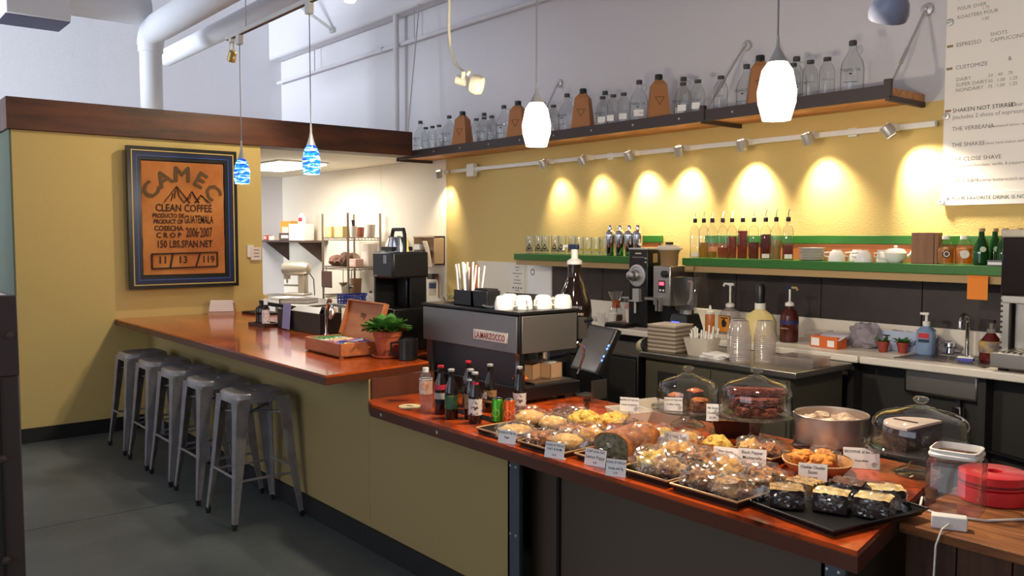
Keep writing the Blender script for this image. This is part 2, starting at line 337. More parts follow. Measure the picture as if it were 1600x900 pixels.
MB().sheet(lambda u, v: ((u - .5) * .70 + .006 * noise.noise((0, v * 9, 1)), (v - .5) * .965, .079 + .002 * noise.noise((u * 9, v * 9, 0))), 24, 32).build('sack_cloth', burlap, pf)
zt = .085; sk = mat('sack ink', (58, 34, 20), .9)
for ch, a, ox, oy in [(c_, a_, u_, v_) for c_, a_ in zip('CAMEC', (58, 30, 0, -30, -58)) for u_, v_ in ((-.006, 0), (.006, 0), (0, .006), (0, -.006))]:
    r = .262; txt(ch, .185, mat('faded sack ink', (96, 72, 44), .9), pf, (ox - .012 - r * .95 * math.sin(R(a)), oy + .11 + r * math.cos(R(a)) * .92 - .035, zt + ox * .05 + oy * .1), (0, 0, R(a)), sx=1.05)
mt = MB()
for x0, x1, xp, yp, in ((-.17, .05, -.06, .275), (.0, .13, .07, .235), (.09, .23, .145, .205)):
    for (a, b) in (((x0, .135), (xp, yp)), ((xp, yp), (x1, .135)), ((xp, yp), (xp + .02, .19)), ((xp + .02, .19), (xp + .06, .14)), ((xp - .03, yp - .06), (xp - .05, .15)), ((xp - .01, yp - .03), (xp - .02, .17))):
        mt.tube([(a[0], a[1], zt), (b[0], b[1], zt)], .005, 4)
mt.build('mountain_print', sk, pf)
for s, x, y, sz, sx in (('CLEAN COFFEE', 0, .06, .088, .80), ('PRODUCTO DE', -.135, .005, .052, .72), ('PRODUCT OF', -.135, -.045, .052, .76), ('GUATEMALA', .125, -.04, .098, .44), ('COSECHA', -.135, -.105, .06, .88), ('C R O P', -.135, -.165, .062, .98), ('2006·2007', .125, -.16, .12, .45), ('150 LBS.SPAN.NET', 0, -.25, .088, .68), ('11', -.19, -.385, .085, 1), ('13', -.02, -.385, .085, 1), ('119', .2, -.385, .085, .9)):
    txt(s, sz, sk, pf, (x, y, zt), sx=sx, bold=.0015)
bx = MB()
for a, b in (((-.28, -.305), (.28, -.295)), ((-.28, -.43), (.28, -.42)), ((-.28, -.43), (-.28, -.305)), ((.28, -.42), (.28, -.295)), ((-.13, -.43), (-.105, -.3)), ((.09, -.42), (.13, -.3))): bx.tube([(a[0], a[1], zt), (b[0], b[1], zt)], .009, 4)
bx.build('number_boxes', sk, pf)
# small box and notice on the yellow wall by the kitchen
o = T('wall_notice', 'small pale notice and switch plate at the end of the yellow wall', 'notice', (-7.69, 3.2, 1.49), rot=FACEX)
MB().box(-.06, .0, -.04, .07, 0, .02).build('plate', whitep, o); MB().box(-.03, .07, -.07, .05, .02, .024).build('card', pinkp, o)
for y in (.02, -.01, -.04): MB().box(-.0, .05, y, y + .008, .024, .025).build('writing', greyink, o)
# ------------------------------------------------------------------ long upper shelf
us = T('hanging_shelf', 'long wooden shelf hung on rods above the track lights', 'shelf', (0, 0, 0))
shelfs = [(-7.96, -3.905), (-3.895, -2.55)]
for a, b in shelfs:
    for y0, y1 in ((4.945, 5.085), (5.09, 5.23), (5.235, 5.37)): MB().box(a, b, y0, y1, 2.465, 2.515).build('plank', shelfwood, us, bevel=.002)
    ed = MB().box(a, b, 4.925, 4.945, 2.45, 2.53).build('front_edge', mat('dark steel strip', (70, 60, 58), .5, .3), us)
    k = int((b - a) / .45)
    for i in range(k): MB().at(a + .25 + i * .45, 4.924, 2.49, rx=PI / 2).lathe([(.009, 0), (.006, .006), (0, .007)], n=8).build('screw', silver, ed)
for x in (-7.95, -3.9, -2.555):
    MB().box(x - .012, x + .012, 4.92, 5.37, 2.435, 2.466).build('bracket', mat('dark steel strip', (70, 60, 58)), us)
for x, xt, zt_ in ((-7.8, -7.85, 4.1), (-5.75, -5.88, 3.03), (-3.9, -3.86, 3.03), (-2.555, -2.55, 3.03)):
    rod = MB().tube([(x, 4.935, 2.5), (xt, 5.355 if zt_ < 4 else 5.15, zt_)], .008, 8).build('hanger_rod', silver, us)
    m_ = Vector((x, 4.935, 2.5)).lerp(Vector((xt, 5.355, zt_)), .32); n_ = Vector((x, 4.935, 2.5)).lerp(Vector((xt, 5.355, zt_)), .5)
    if zt_ < 4:
        MB().tube([m_, n_], .013, 8).build('turnbuckle', silver, rod); MB().at(xt, 5.372, zt_, rx=PI / 2).lathe([(.04, 0), (.036, .012), (.012, .018), (.012, .03), (0, .032)], n=18).build('wall_plate', silver, rod)
    MB().cb(x, 4.93, 2.46, .04, .03, .1).build('rod_clip', mat('dark steel strip', (70, 60, 58)), rod)
ZS = 2.516
def growler(h=.335):
    t = T('growler', 'x', 'bottle', group='glass growlers on the hanging shelf'); k = h / .335
    MB().lathe([(.0, .004), (.066, .0), (.07, .012), (.07, .165), (.062, .205), (.036, .25), (.023, .275), (.021, .312)], n=24, cap=False).build('body', bglass, t)
    MB().lathe([(.024, .305), (.024, .33), (.02, .335), (0, .335)], n=16).build('cap', mat('grey cap', (66, 64, 66), .5), t)
    MB().tube([(.021, 0, .296), (.05, 0, .3), (.058, 0, .275), (.046, 0, .245)], .006, 8).build('handle', bglass, t)
    q = T('print', '', ''); bpy.data.objects.remove(q)
    txt('TRIFECTA', .026, ink, t, (0, -.0715, .135), FACEY); MB().cb(0, -.0712, .118, .016, .002, .008).cb(0, -.0712, .07, .085, .002, .003).build('print', ink, t)
    t.scale = (1, 1, k); return t
def sbottle():
    t = T('glass_bottle', 'x', 'bottle', group='small glass bottles on the hanging shelf')
    MB().lathe([(.0, .004), (.044, .0), (.048, .01), (.048, .165), (.04, .195), (.024, .215), (.021, .24)], n=20, cap=False).build('body', bglass, t)
    MB().lathe([(.024, .232), (.024, .252), (0, .254)], n=14).build('cap', mat('grey cap', (96, 94, 96)), t)
    txt('TRIFECTA', .017, greyink, t, (0, -.049, .1), FACEY)
    return t
def kbox():
    t = T('kraft_carton', 'x', 'carton', group='kraft cartons on the hanging shelf')
    MB().frus((.17, .15), (.17, .15), 0, .003).frus((.17, .15), (.115, .1), .003, .27).frus((.115, .1), (.05, .05), .27, .31).build('carton', kraft, t)
    MB().lathe([(.03, .3), (.03, .345), (.026, .35), (0, .35)], n=16).build('cap', black, t)
    e = Matrix.Rotation(R(-6), 3, 'X')
    q = MB()
    for i in range(3):
        a, b = [Vector((.04 * math.sin(j * 2 * PI / 3 + PI), -.0, .155 + .04 * math.cos(j * 2 * PI / 3 + PI))) for j in (i, i + 1)]
        for p in (a, b): p.y = -(.075 - .025 * (p.z / .27)) - .001
        q.tube([a, b], .0025, 4)
    q.build('triangle_logo', mat('carton ink', (96, 60, 36), .8), t)
    return t
gX = [-7.704, -7.178, -6.81, -6.301, -5.934, -5.444, -5.149, -4.623, -4.318, -3.72, -3.349, -2.855]
bX = [-6.95, -6.096, -5.248, -4.425, -3.525]
sX = [-7.557, -7.435, -7.315, -6.686, -6.564, -6.446, -5.691, -5.583, -4.99, -4.871, -4.759, -4.165, -4.028, -3.825, -3.252, -3.126, -3.008]
labelled = {6, 7, 8}; sl = {8, 9, 10, 11, 12}
rnd = random.Random(3)
g0 = growler(); s0 = sbottle(); k0 = kbox()
for i, x in enumerate(gX):
    g = g0 if i == 0 else dup(g0)
    y = 5.22 if i in (2, 4, 6, 8, 10) else 5.18 if i == 9 else 5.06
    g.location = (x, y, ZS); g.rotation_euler = (0, 0, R(rnd.uniform(5, 40)))
    g['label'] = 'clear handled glass growler, %s growler from the left on the hanging shelf' % ORD[i]
    if i in labelled: MB().at(0, 0, 0, rz=R(6)).cb(0, -.0722, .05, .075, .002, .05).build('paper_label', paper, g)
for i, x in enumerate(sX):
    g = s0 if i == 0 else dup(s0)
    g.location = (x, 5.03, ZS); g.rotation_euler = (0, 0, R(rnd.uniform(15, 45)))
    g['label'] = 'small clear glass bottle, %s small bottle from the left on the hanging shelf' % ORD[i]
    if i in sl: MB().cb(0, -.0495, .04, .06, .002, .045).build('paper_label', paper, g)
for i, (x, a, ad) in enumerate(zip(bX, (20, 25, 30, 50, 42), ('leftmost brown', 'second', 'middle', 'fourth', 'rightmost'))):
    g = k0 if i == 0 else dup(k0)
    g.location = (x, 5.06, ZS); g.rotation_euler = (0, 0, R(a)); g['label'] = 'tapered kraft carton with black cap, %s carton on the hanging shelf' % ad
# ------------------------------------------------------------------ wall track lights
tr = T('wall_track', 'long white light track mounted on the yellow wall', 'light track', (0, 0, 0))
MB().box(-7.5, -2.45, 5.30, 5.335, 2.305, 2.34).build('rail', whitep, tr, bevel=.003)
for x in (-7.1, -5.2, -3.0): MB().box(x - .03, x + .03, 5.335, 5.372, 2.295, 2.35).build('standoff', whitep, tr)
MB().box(-7.2, -7.08, 5.285, 5.34, 2.25, 2.38).build('junction_box', whitep, tr, bevel=.005)
WARM = (1, .86, .62)
hot = mat('lamp face', (255, 240, 210), .5, emit=14)
heads = [(-7.56, -.1, 24, 1), (-5.9, .1, 26, 1), (-5.39, .12, 24, 0), (-4.85, .1, 42, 2), (-4.33, -.05, 50, 2), (-3.76, .0, 70, 2), (-3.24, .08, 44, 2), (-2.69, .3, 80, 3)]
for i, (x, dx, en, s_) in enumerate(heads):
    t = T('track_spotlight', 'small silver track spotlight, %s from the left along the yellow wall' % ORD[i], 'spotlight', (x, 5.19, 2.318), group='spotlights on the wall track')
    tgt = Vector((dx, .2, -.5)); e = tgt.to_track_quat('-Z', 'Y').to_euler()
    MB().box(-.022, .022, .06, .11, -.02, .022).build('adapter', whitep, t)
    MB().tube([(0, .07, .0), (0, 0, .02), (0, 0, .0)], .007, 6).build('yoke', silver, t)
    h = MB().lathe([(.028, .03), (.036, .025), (.036, -.03), (.033, -.045), (.030, -.045)], n=20, cap=False).build('head', silver, t); h.rotation_euler = e; h.location = (0, 0, -.02)
    MB().lathe([(.031, -.038), (0, -.036)], n=16).build('lamp_face', hot, h)
    wp = Vector((x, 5.19, 2.298)) + tgt.normalized() * .06
    light('spot_beam', 'SPOT', wp, en * 1.0, WARM, wp + tgt, spot_size=R(86), spot_blend=1, shadow_soft_size=.035)
# ------------------------------------------------------------------ ceiling track, pendants, gooseneck lamps
YT = 2.6
ct = T('ceiling_track', 'white light track hung over the bar', 'light track', (0, YT, 3.16))
MB().box(-6.67, -.8, -.018, .018, 0, .03).build('rail', whitep, ct); MB().box(-6.66, -.8, -.010, .010, -.004, .001).build('slot', mat('track slot', (92, 62, 50), .6), ct)
for x, zt2 in ((-6.3, .44), (-4.2, .44), (-2.0, 2.13)): MB().tube([(x, 0, .03), (x, 0, zt2)], .004, 6).build('hanger', silver, ct)
blues = bpy.data.materials.new('blue swirled glass'); blues.use_nodes = True; MATS['bs'] = blues
nt = blues.node_tree; N = nt.nodes; L = nt.links; b = N['Principled BSDF']; tc = N.new('ShaderNodeTexCoord'); mp = N.new('ShaderNodeMapping'); mp.inputs['Scale'].default_value = (9, 9, 42); mp.inputs['Rotation'].default_value = (.25, .1, 0)
nz = N.new('ShaderNodeTexNoise'); nz.inputs['Scale'].default_value = 1.4; nz.inputs['Detail'].default_value = 5; nz.inputs['Distortion'].default_value = .8
cr = N.new('ShaderNodeValToRGB'); els = cr.color_ramp.elements; els[0].position = .36; els[0].color = lin((18, 46, 190)); els[1].position = .62; els[1].color = lin((225, 250, 255)); q = els.new(.5); q.color = lin((40, 150, 220))
L.new(tc.outputs['Object'], mp.inputs[0]); L.new(mp.outputs[0], nz.inputs[0]); L.new(nz.outputs[0], cr.inputs[0]); L.new(cr.outputs[0], b.inputs['Base Color']); L.new(cr.outputs[0], b.inputs['Emission Color']); b.inputs['Emission Strength'].default_value = .95; b.inputs['Roughness'].default_value = .15
glow = mat('glowing white glass', (255, 250, 240), .3, emit=3.2, ecol=(255, 246, 232))
def pendant(x, ztop, zbot, r, kind, lab):
    t = T('pendant_lamp', lab, 'pendant lamp', (x, YT, zbot)); h = ztop - zbot
    MB().tube([(0, 0, h + .02), (0, 0, 3.13 - zbot)], .0035, 6).build('cord', mat('grey cord', (150, 150, 156), .5), t)
    MB().cb(0, 0, 3.09 - zbot, .06, .035, .075).build('track_adapter', whitep, t)
    if kind == 'blue':
        k = h * .7
        MB().lathe([(.006, h + .06), (.008, h), (.018, k + .035), (.03, k)], n=20).build('socket', silver, t)
        MB().lathe([(.028, k), (.044, k * .86), (.056, k * .62), (.06, k * .4), (.058, k * .15), (.053, 0), (.050, 0), (.055, k * .2), (.05, k * .6)], n=28, cap=False).build('shade', blues, t)
        MB().lathe([(.02, .02), (.03, .05), (.022, .09), (0, .1)], n=14).build('bulb', mat('bulb', (255, 250, 240), .4, emit=9), t)
        light('pendant_glow', 'POINT', (x, YT, zbot - .03), 5, (1, .9, .75), shadow_soft_size=.03)
    else:
        MB().lathe([(.005, h + .09), (.008, h + .05), (.03, h + .01), (.034, h)], n=20).build('socket', silver, t)
        MB().lathe([(.034, h), (.052, h * .86), (r, h * .5), (r * .97, h * .3), (r * .72, 0), (r * .66, 0), (r * .8, h * .12)], n=32, cap=False).build('shade', glow, t)
        light('pendant_glow', 'POINT', (x, YT, zbot - .04), 46, (1, .84, .62), shadow_soft_size=.05)
pendant(-6.43, 2.308, 2.043, .06, 'blue', 'blue swirled glass pendant lamp hanging in front of the framed sack')
pendant(-5.262, 2.32, 2.052, .06, 'blue', 'blue swirled glass pendant lamp hanging in front of the dark beam')
pendant(-3.0, 2.25, 2.055, .066, 'white', 'glowing white egg-shaped pendant lamp over the coffee machine')
pendant(-1.742, 2.24, 2.045, .066, 'white', 'larger looking glowing white pendant lamp at the right')
t = T('track_spotlight', 'small brass and white spotlight at the end of the ceiling track', 'spotlight', (-6.58, YT, 3.1))
MB().cb(0, 0, .03, .05, .035, .035).build('adapter', whitep, t); MB().box(-.035, -.03, -.006, .006, -.1, .03).box(.03, .035, -.006, .006, -.1, .03).build('yoke', silver, t)
h = MB().lathe([(.02, .05), (.03, .04), (.036, -.03), (.03, -.035)], n=18).build('head', mat('brass lamp', (190, 160, 100), .3, .8), t); h.location = (0, 0, -.08); h.rotation_euler = (0, R(30), 0)
light('spot_beam', 'SPOT', (-6.35, 3.2, 3.3), 62, (1, .86, .6), (-7.69, 2.35, 1.75), spot_size=R(95), spot_blend=.6, shadow_soft_size=.03)  # added light without a lamp body, set to throw the frame's shadow
t = T('track_spotlight', 'glowing cylinder spotlight at the top of the picture', 'spotlight', (-4.72, YT, 3.1))
MB().lathe([(.04, .06), (.042, .05), (.042, -.03), (.038, -.032)], n=20).build('head', whitep, t); MB().lathe([(.036, -.032), (.03, -.045), (0, -.05)], n=18).build('lamp_face', hot, t)
light('spot_beam', 'SPOT', (-4.72, YT, 3.02), 60, (1, .88, .66), (-5.2, 2.7, .9), spot_size=R(75), spot_blend=.7, shadow_soft_size=.04)
t = T('gooseneck_lamp', 'cream gooseneck clip lamp curving down above the shelf bottles', 'lamp', (-3.66, YT, 2.41))
MB().tube([(-.02, 0, .72), (-.025, 0, .42), (-.03, 0, .3), (-.018, 0, .2), (.03, 0, .11), (.075, 0, .075), (.095, 0, .06)], .008, 8).build('gooseneck', mat('cream enamel', (236, 226, 200), .3), t)
MB().tube([(.095, 0, .062), (.09, 0, .03)], .012, 8).tube([(.13, 0, .045), (.15, .0, .06)], .01, 8).build('joint', MATS['cream enamel'], t)
h = MB().lathe([(.022, 0), (.024, .06), (.026, .07), (.045, .085), (.05, .115), (.042, .14), (0, .148)], n=20).build('shade', MATS['cream enamel'], t); h.location = (.05, -.01, .03); h.rotation_euler = Vector((.75, .6, -.28)).to_track_quat('Z', 'Y').to_euler()
t = T('gooseneck_lamp', 'grey round lamp head at the top right beside the menu', 'lamp', (-1.35, YT, 2.34))
MB().tube([(0, 0, .06), (-.02, 0, .3), (0, 0, .82)], .008, 8).build('gooseneck', silver, t)
h = MB().lathe([(.02, .08), (.03, .06), (.055, .02), (.06, -.01), (.056, -.03), (.0, -.035)], n=22).build('shade', mat('grey enamel', (150, 156, 180), .35), t); h.rotation_euler = (R(20), R(25), 0)
MB().tube([(-.05, 0, .04), (-.02, 0, .05)], .025, 10).build('socket', silver, t)
# kitchen fluorescent
t = T('ceiling_light', 'long glowing fluorescent light on the kitchen ceiling', 'ceiling light', (-9.6, 4.35, 2.44))
MB().box(-.62, .62, -.3, .3, .02, .04).build('housing', whitep, t); MB().box(-.6, .6, -.28, .28, 0, .02).build('diffuser', mat('fluorescent', (255, 250, 240), .5, emit=7), t)
light('fluorescent_glow', 'AREA', (-9.6, 4.35, 2.42), 38, (1, .93, .82), (-9.6, 4.35, 0), shape='RECTANGLE', size=1.2, size_y=.5)
# ------------------------------------------------------------------ espresso machine
ZL = .795
em = T('espresso_machine', 'steel and black espresso machine with red lettered badge', 'coffee machine', (-3.284, 2.734, ZL))
bsteel = mat('machine steel', (142, 140, 138), .42, .85, bump=.03, bscale=350)
MB().box(-.863, 0, 0, .40, .26, .455).build('upper_body', black, em, bevel=.006)
MB().box(-.855, -.012, -.006, 0, .262, .45).build('back_panel', bsteel, em, bevel=.004)
MB().box(0, .006, .015, .39, .262, .45).build('side_panel', bsteel, em, bevel=.004)
MB().box(-.87, .008, -.008, .41, .455, .472).build('cup_tray', black, em, bevel=.004)
MB().box(-.8, -.0, .0, .42, 0.02, .09).build('base', black, em, bevel=.006)
for x in (-.74, -.06):
    for y in (.06, .34): MB().lathe([(.022, 0), (.022, .021)], x, y, n=12).build('foot', blackm, em)
MB().box(-.78, -.02, .03, .045, .09, .27).build('splash_panel', mat('slate back panel', (58, 60, 62), .4), em)
MB().box(-.035, -.005, .005, .04, .09, .26).build('corner_post', chrome, em); MB().box(-.84, -.79, .01, .04, .02, .26).build('leg', bsteel, em)
bd = MB().box(-.37, -.08, -.011, -.006, .305, .36).build('badge', mat('silver badge', (214, 206, 196), .3, .7), em, bevel=.004)
MB().box(-.36, -.09, -.0125, -.011, .312, .353).build('badge_plate', mat('badge enamel', (226, 214, 200), .4), bd)
txt('LA.MARZOCCO', .045, mat('badge red', (150, 26, 24), .5), em, (-.225, -.0135, .3175), FACEY, sx=.8, bold=.0008)
MB().box(-.6, -.02, .12, .38, .09, .1).build('drip_tray', steel, em)
MB().box(-.7, -.1, .2, .3, .24, .262).build('group_bridge', steel, em)
for x in (-.2, -.5):
    g = MB().lathe([(.035, .17), (.035, .25)], x, .34, n=18).build('group_head', chrome, em)
    MB().tube([(x, .36, .19), (x, .5, .2)], .014, 10).build('portafilter_handle', black, g)
MB().box(-.01, .01, .40, .46, .31, .42).build('control_block', steel, em); MB().tube([(.0, .44, .4), (.0, .5, .405)], .014, 10).build('steam_knob', black, em)
MB().tube([(.0, .40, .29), (.015, .43, .27), (.01, .44, .22), (-.02, .42, .12)], .006, 8).build('steam_wand', chrome, em)
MB().box(-.03, .12, .395, .50, .0, .012).box(.11, .12, .395, .5, .01, .1).build('side_tray', steel, em)
# boxes of tea bags seen under the machine, bar towel
for i, (x, y, a, l) in enumerate(((-.19, .17, 25, 'open tan box of filters under the coffee machine'), (-.16, .30, 10, 'tan box of stir sticks behind the open filter box'))):
    t = T('filter_box', l, 'box', (-3.284 + x, 2.734 + y, ZL + .1), R(a))
    MB().box(-.09, .09, -.05, .05, 0, .006).box(-.09, .09, -.05, -.045, 0, .08).box(-.09, .09, .045, .05, 0, .08).box(-.09, -.085, -.05, .05, 0, .08).box(.085, .09, -.05, .05, 0, .08).build('tub', mat('tan plastic', (214, 176, 136), .5), t)
    MB().cb(0, 0, .01, .13, .06, .05 if i == 0 else .075).build('contents', mat('brown sticks', (90, 58, 40), .8) if i == 0 else paper, t)
tag(MB().blob((0, 0, .02), (.045, .035, .03), 3, .5, 2.5, 4, .6).build('bar_towel', mat('orange cloth', (206, 120, 60), .9)), 'small orange cloth crumpled under the coffee machine', 'cloth', loc=(-3.36, 2.80, ZL + .108))
# cups and boxes on the machine
ZE = ZL + .472
def cup(h=.07, r=.049):
    t = T('upturned_cup', 'x', 'cup', group='white cups drying on the coffee machine')
    MB().lathe([(r, 0), (r * 1.01, .006), (r * .97, h * .5), (r * .8, h * .92), (r * .62, h), (r * .6, h), (r * .58, h * .96), (0, h * .96)], n=26).build('cup_body', white, t)
    MB().tube([(-r * .9, 0, h * .7), (-r * 1.4, 0, h * .65), (-r * 1.45, 0, h * .3), (-r * .95, 0, h * .2)], .005, 8).build('handle', white, t)
    return t
c0 = cup()
for i, (x, y) in enumerate([(-3.345, 3.085), (-3.39, 2.985), (-3.43, 2.885), (-3.47, 2.785), (-3.565, 2.9)]):
    c = c0 if i == 0 else dup(c0)
    c.location = (x, y, ZE); c.rotation_euler = (0, 0, R(40 + 60 * i)); c['label'] = 'upturned white cup on the coffee machine, %s from the right' % ORD[i]
t = T('saucer', 'white saucer under the leftmost upturned cups on the coffee machine', 'saucer', (-3.565, 2.79, ZE)); MB().lathe([(.03, 0), (.055, .012), (.058, .016), (.03, .008), (0, .008)], n=24).build('plate', white, t)
t = T('straw_holder', 'black box holding paper wrapped straws on the coffee machine', 'straw holder', (-3.79, 2.80, ZE))
MB().box(-.08, .08, -.045, .045, 0, .006).box(-.08, .08, -.045, -.04, 0, .085).box(-.08, .08, .04, .045, 0, .085).box(-.08, -.075, -.045, .045, 0, .085).box(.075, .08, -.045, .045, 0, .085).build('bin', black, t)
rr = random.Random(5); cup_m = mat('brown paper cup', (150, 92, 62), .7)
for i in range(24):
    x = rr.uniform(-.07, .07); y = rr.uniform(-.03, .03); tx_ = x * 1.4 + rr.uniform(-.02, .02)
    MB().tube([(x, y, .01), (tx_, y + rr.uniform(-.02, .02), rr.uniform(.19, .24))], .0055, 6).build('straw', paper if i % 4 else cup_m, t)
t = T('lid_holder', 'black ribbed caddy beside the straw box on the coffee machine', 'caddy', (-3.635, 2.80, ZE))
MB().frus((.12, .09), (.125, .095), 0, .09).build('bin', black, t, bevel=.006); MB().box(-.055, .055, -.035, .035, .09, .1).build('napkins', blackm, t)
t = T('tilted_tray', 'black tilted lid leaning behind the white cups', 'lid', (-3.66, 3.03, ZE + .002), R(10)); MB().at(0, 0, .005, rx=R(28)).box(-.14, .14, -.09, .09, 0, .012).build('panel', blackm, t, bevel=.004); MB().box(-.13, .13, .07, .09, 0, .045).build('prop', blackm, t)
t = T('glass_bowl', 'small clear dish of lemon peel on the coffee machine', 'bowl', (-4.03, 2.86, ZE)); MB().lathe([(.03, 0), (.05, .006), (.055, .03), (.053, .03), (.045, .01), (0, .01)], n=20).build('dish', glass, t)
for i in range(9): MB().at(rr.uniform(-.03, .03), rr.uniform(-.03, .03), .02 + .003 * i, rx=rr.uniform(-.6, .6), ry=rr.uniform(-.6, .6)).lathe([(.012, 0), (.014, .003), (.008, .003), (.008, 0)], n=10, cap=False).build('peel_ring', mat('lemon peel', (206, 196, 120), .6), t)
# tilted register screen
t = T('register_screen', 'black slanted touchscreen register right of the coffee machine', 'register', (-3.43, 3.42, .0), R(0))
q = MB().at(0, 0, 1.005, rz=R(-14), rx=R(-28)).box(-.16, .14, -.018, .018, -.14, .14); sc = q.build('screen_housing', black, t, bevel=.006)
MB().at(0, 0, 1.005, rz=R(-14), rx=R(-28)).box(-.145, .12, -.0195, -.018, -.125, .12).build('screen', mat('dark screen', (58, 52, 50), .22), sc)
for z in (-.06, -.035, .01, .03): MB().at(0, 0, 1.005, rz=R(-14), rx=R(-28)).box(.124, .136, -.0205, -.018, z, z + .012).build('indicator', mat('blue led', (70, 110, 255), .3, emit=3.5), sc)
MB().lathe([(.14, 0), (.14, .015), (.03, .03), (.025, .8), (.025, .95), (0, .95)], 0, .06, n=20).build('stand', black, t)
# big sauce bottle behind the machine
def saucebottle(name, lab, loc, h, r, lines, pump=True, body=None):
    t = T(name, lab, 'pump bottle', loc); k = h
    MB().lathe([(r * .9, 0), (r, .012), (r, k * .42), (r * .93, k * .55), (r * .55, k * .75), (r * .38, k * .86), (r * .38, k)], n=26).build('bottle', body or brown_glass, t)
    MB().lathe([(r * .45, k), (r * .45, k + .02), (r * .3, k + .03), (r * .2, k + .035), (r * .2, k + .09), (0, k + .09)], n=16).build('collar', whitep, t)
    MB().at(0, 0, k + .09).box(-.05, .03, -.012, .012, 0, .03).build('pump_head', navy, t, bevel=.005); MB().tube([(-.045, 0, k + .108), (-.09, 0, k + .108), (-.1, 0, k + .085)], .009, 8).build('spout', whitep, t)
    e = Matrix.Rotation(R(35), 4, 'Z')
    for s, z, sz, m_ in lines: txt(s, sz, m_, t, e @ Vector((0, -r - .003, z)), (PI / 2, 0, R(35)))
    MB().at(0, 0, 0, rz=R(35)).cb(0, -r - .0005, k * .44, r * 1.3, .002, .022).build('label_band', mat('navy label', (34, 36, 96), .5), t)
    return t
cr_ink = mat('cream ink', (226, 210, 180), .7)
b_ = saucebottle('sauce_bottle', 'tall brown sweet ground chocolate sauce bottle with navy pump behind the coffee machine', (-3.8, 3.6, 1.0), .475, .105, [('GHIRARDELLI', .212, .022, cr_ink), ('SWEET GROUND', .175, .020, cr_ink), ('CHOCOLATE & COCOA', .15, .016, cr_ink)])
tag(MB().box(-.14, .14, -.14, .14, .96, 1.0).box(-.13, -.11, -.13, -.11, 0, .96).box(.11, .13, -.13, -.11, 0, .96).box(-.13, -.11, .11, .13, 0, .96).box(.11, .13, .11, .13, 0, .96).box(-.12, .12, -.12, .12, .3, .32).build('bottle_stand', blackm), 'black stand carrying the chocolate sauce bottle', 'stand', loc=(-3.8, 3.6, 0))
# ------------------------------------------------------------------ drinks on the lower counter
def bottle(loc, lab, glassm, capm, labels, h=.235, r=.031, name='soda_bottle'):
    t = T(name, lab, 'bottle', loc, R(32), group='bottles at the end of the service counter')
    MB().lathe([(r * .9, 0), (r, .008), (r, h * .52), (r * .9, h * .62), (r * .5, h * .78), (r * .42, h * .95), (r * .45, h * .96)], n=22).build('bottle', glassm, t)
    MB().lathe([(r * .5, h * .95), (r * .52, h * .99), (r * .4, h), (0, h)], n=16).build('cap', capm, t)
    for z0, z1, m_, rr_ in labels: MB().lathe([(rr_, z0), (rr_, z1)], n=22, cap=False).build('label', m_, t)
    return t
dglass = mat('dark bottle glass', (26, 18, 16), .05, coat=.5)
pet = clear('clear bottle plastic', (244, 246, 248), .05, 1, 1.5, .08)
t = T('water_bottle', 'clear plastic water bottle with orange label and white cap', 'bottle', (-3.492, 2.315, ZL))
MB().lathe([(.028, 0), (.032, .008), (.031, .03), (.032, .04), (.031, .05), (.032, .06), (.031, .07), (.032, .08), (.032, .155), (.024, .18), (.0125, .195)], n=24, cap=False).build('bottle', pet, t)
MB().lathe([(.015, .19), (.015, .212), (0, .213)], n=16).build('cap', whitep, t); MB().lathe([(.0325, .085), (.0325, .15)], n=24, cap=False).build('label', mat('orange label', (216, 124, 60), .5, col2=(240, 226, 210), scale=34), t)
MB().lathe([(.0328, .155), (.0328, .16)], n=24, cap=False).build('label_band', whitep, t)
pnk = mat('pink red label', (190, 44, 66), .5); whl = mat('bottle white label', (226, 222, 216), .6, col2=(60, 30, 40), scale=45, contrast=(.52, .6)); gnl = mat('green label', (46, 92, 60), .5, col2=(130, 120, 60), scale=30, contrast=(.55, .62)); tanl = mat('tan label', (156, 124, 84), .6, col2=(70, 50, 34), scale=45, contrast=(.5, .6))
redcap = mat('red cap', (176, 34, 44), .4)
bottle((-3.385, 2.33, ZL), 'dark cola bottle with red band and red cap beside the water bottle', dglass, redcap, [(.12, .145, pnk, .0318), (.075, .105, mat('grey label', (170, 164, 160), .5), .0318)])
bottle((-3.262, 2.305, ZL), 'dark bottle with a green label, silver cap', dglass, silver, [(.05, .115, gnl, .0318)])
bottle((-3.205, 2.375, ZL), 'dark bottle with a tan label behind the pink label bottle', dglass, silver, [(.05, .12, tanl, .0318), (.17, .19, whl, .0165)])
b5 = bottle((-3.118, 2.335, ZL), 'dark bottle with pink and white label, nearest the cans', dglass, silver, [(.04, .115, whl, .0318), (.165, .19, pnk, .0172)])
bottle((-3.42, 2.52, ZL), 'dark bottle with a red cap in the back row by the coffee machine', dglass, redcap, [(.05, .11, gnl, .0318)])
bottle((-3.27, 2.54, ZL), 'dark silver capped bottle in the middle of the back row', dglass, silver, [(.05, .11, tanl, .0318)])
bottle((-3.12, 2.60, ZL), 'dark silver capped bottle, rightmost of the back row', dglass, silver, [(.05, .11, whl, .0318)])
t = T('bottle_rack', 'low black wire rack between the two rows of bottles', 'rack', (-3.3, 2.43, ZL)); MB().box(-.24, .24, -.004, .004, .09, .105).box(-.24, -.23, -.004, .004, 0, .09).box(.23, .24, -.004, .004, 0, .09).box(-.24, .24, -.03, .03, 0, .004).build('frame', black, t); MB().cb(.13, -.006, .095, .04, .003, .03).build('price_tag', whl, t)
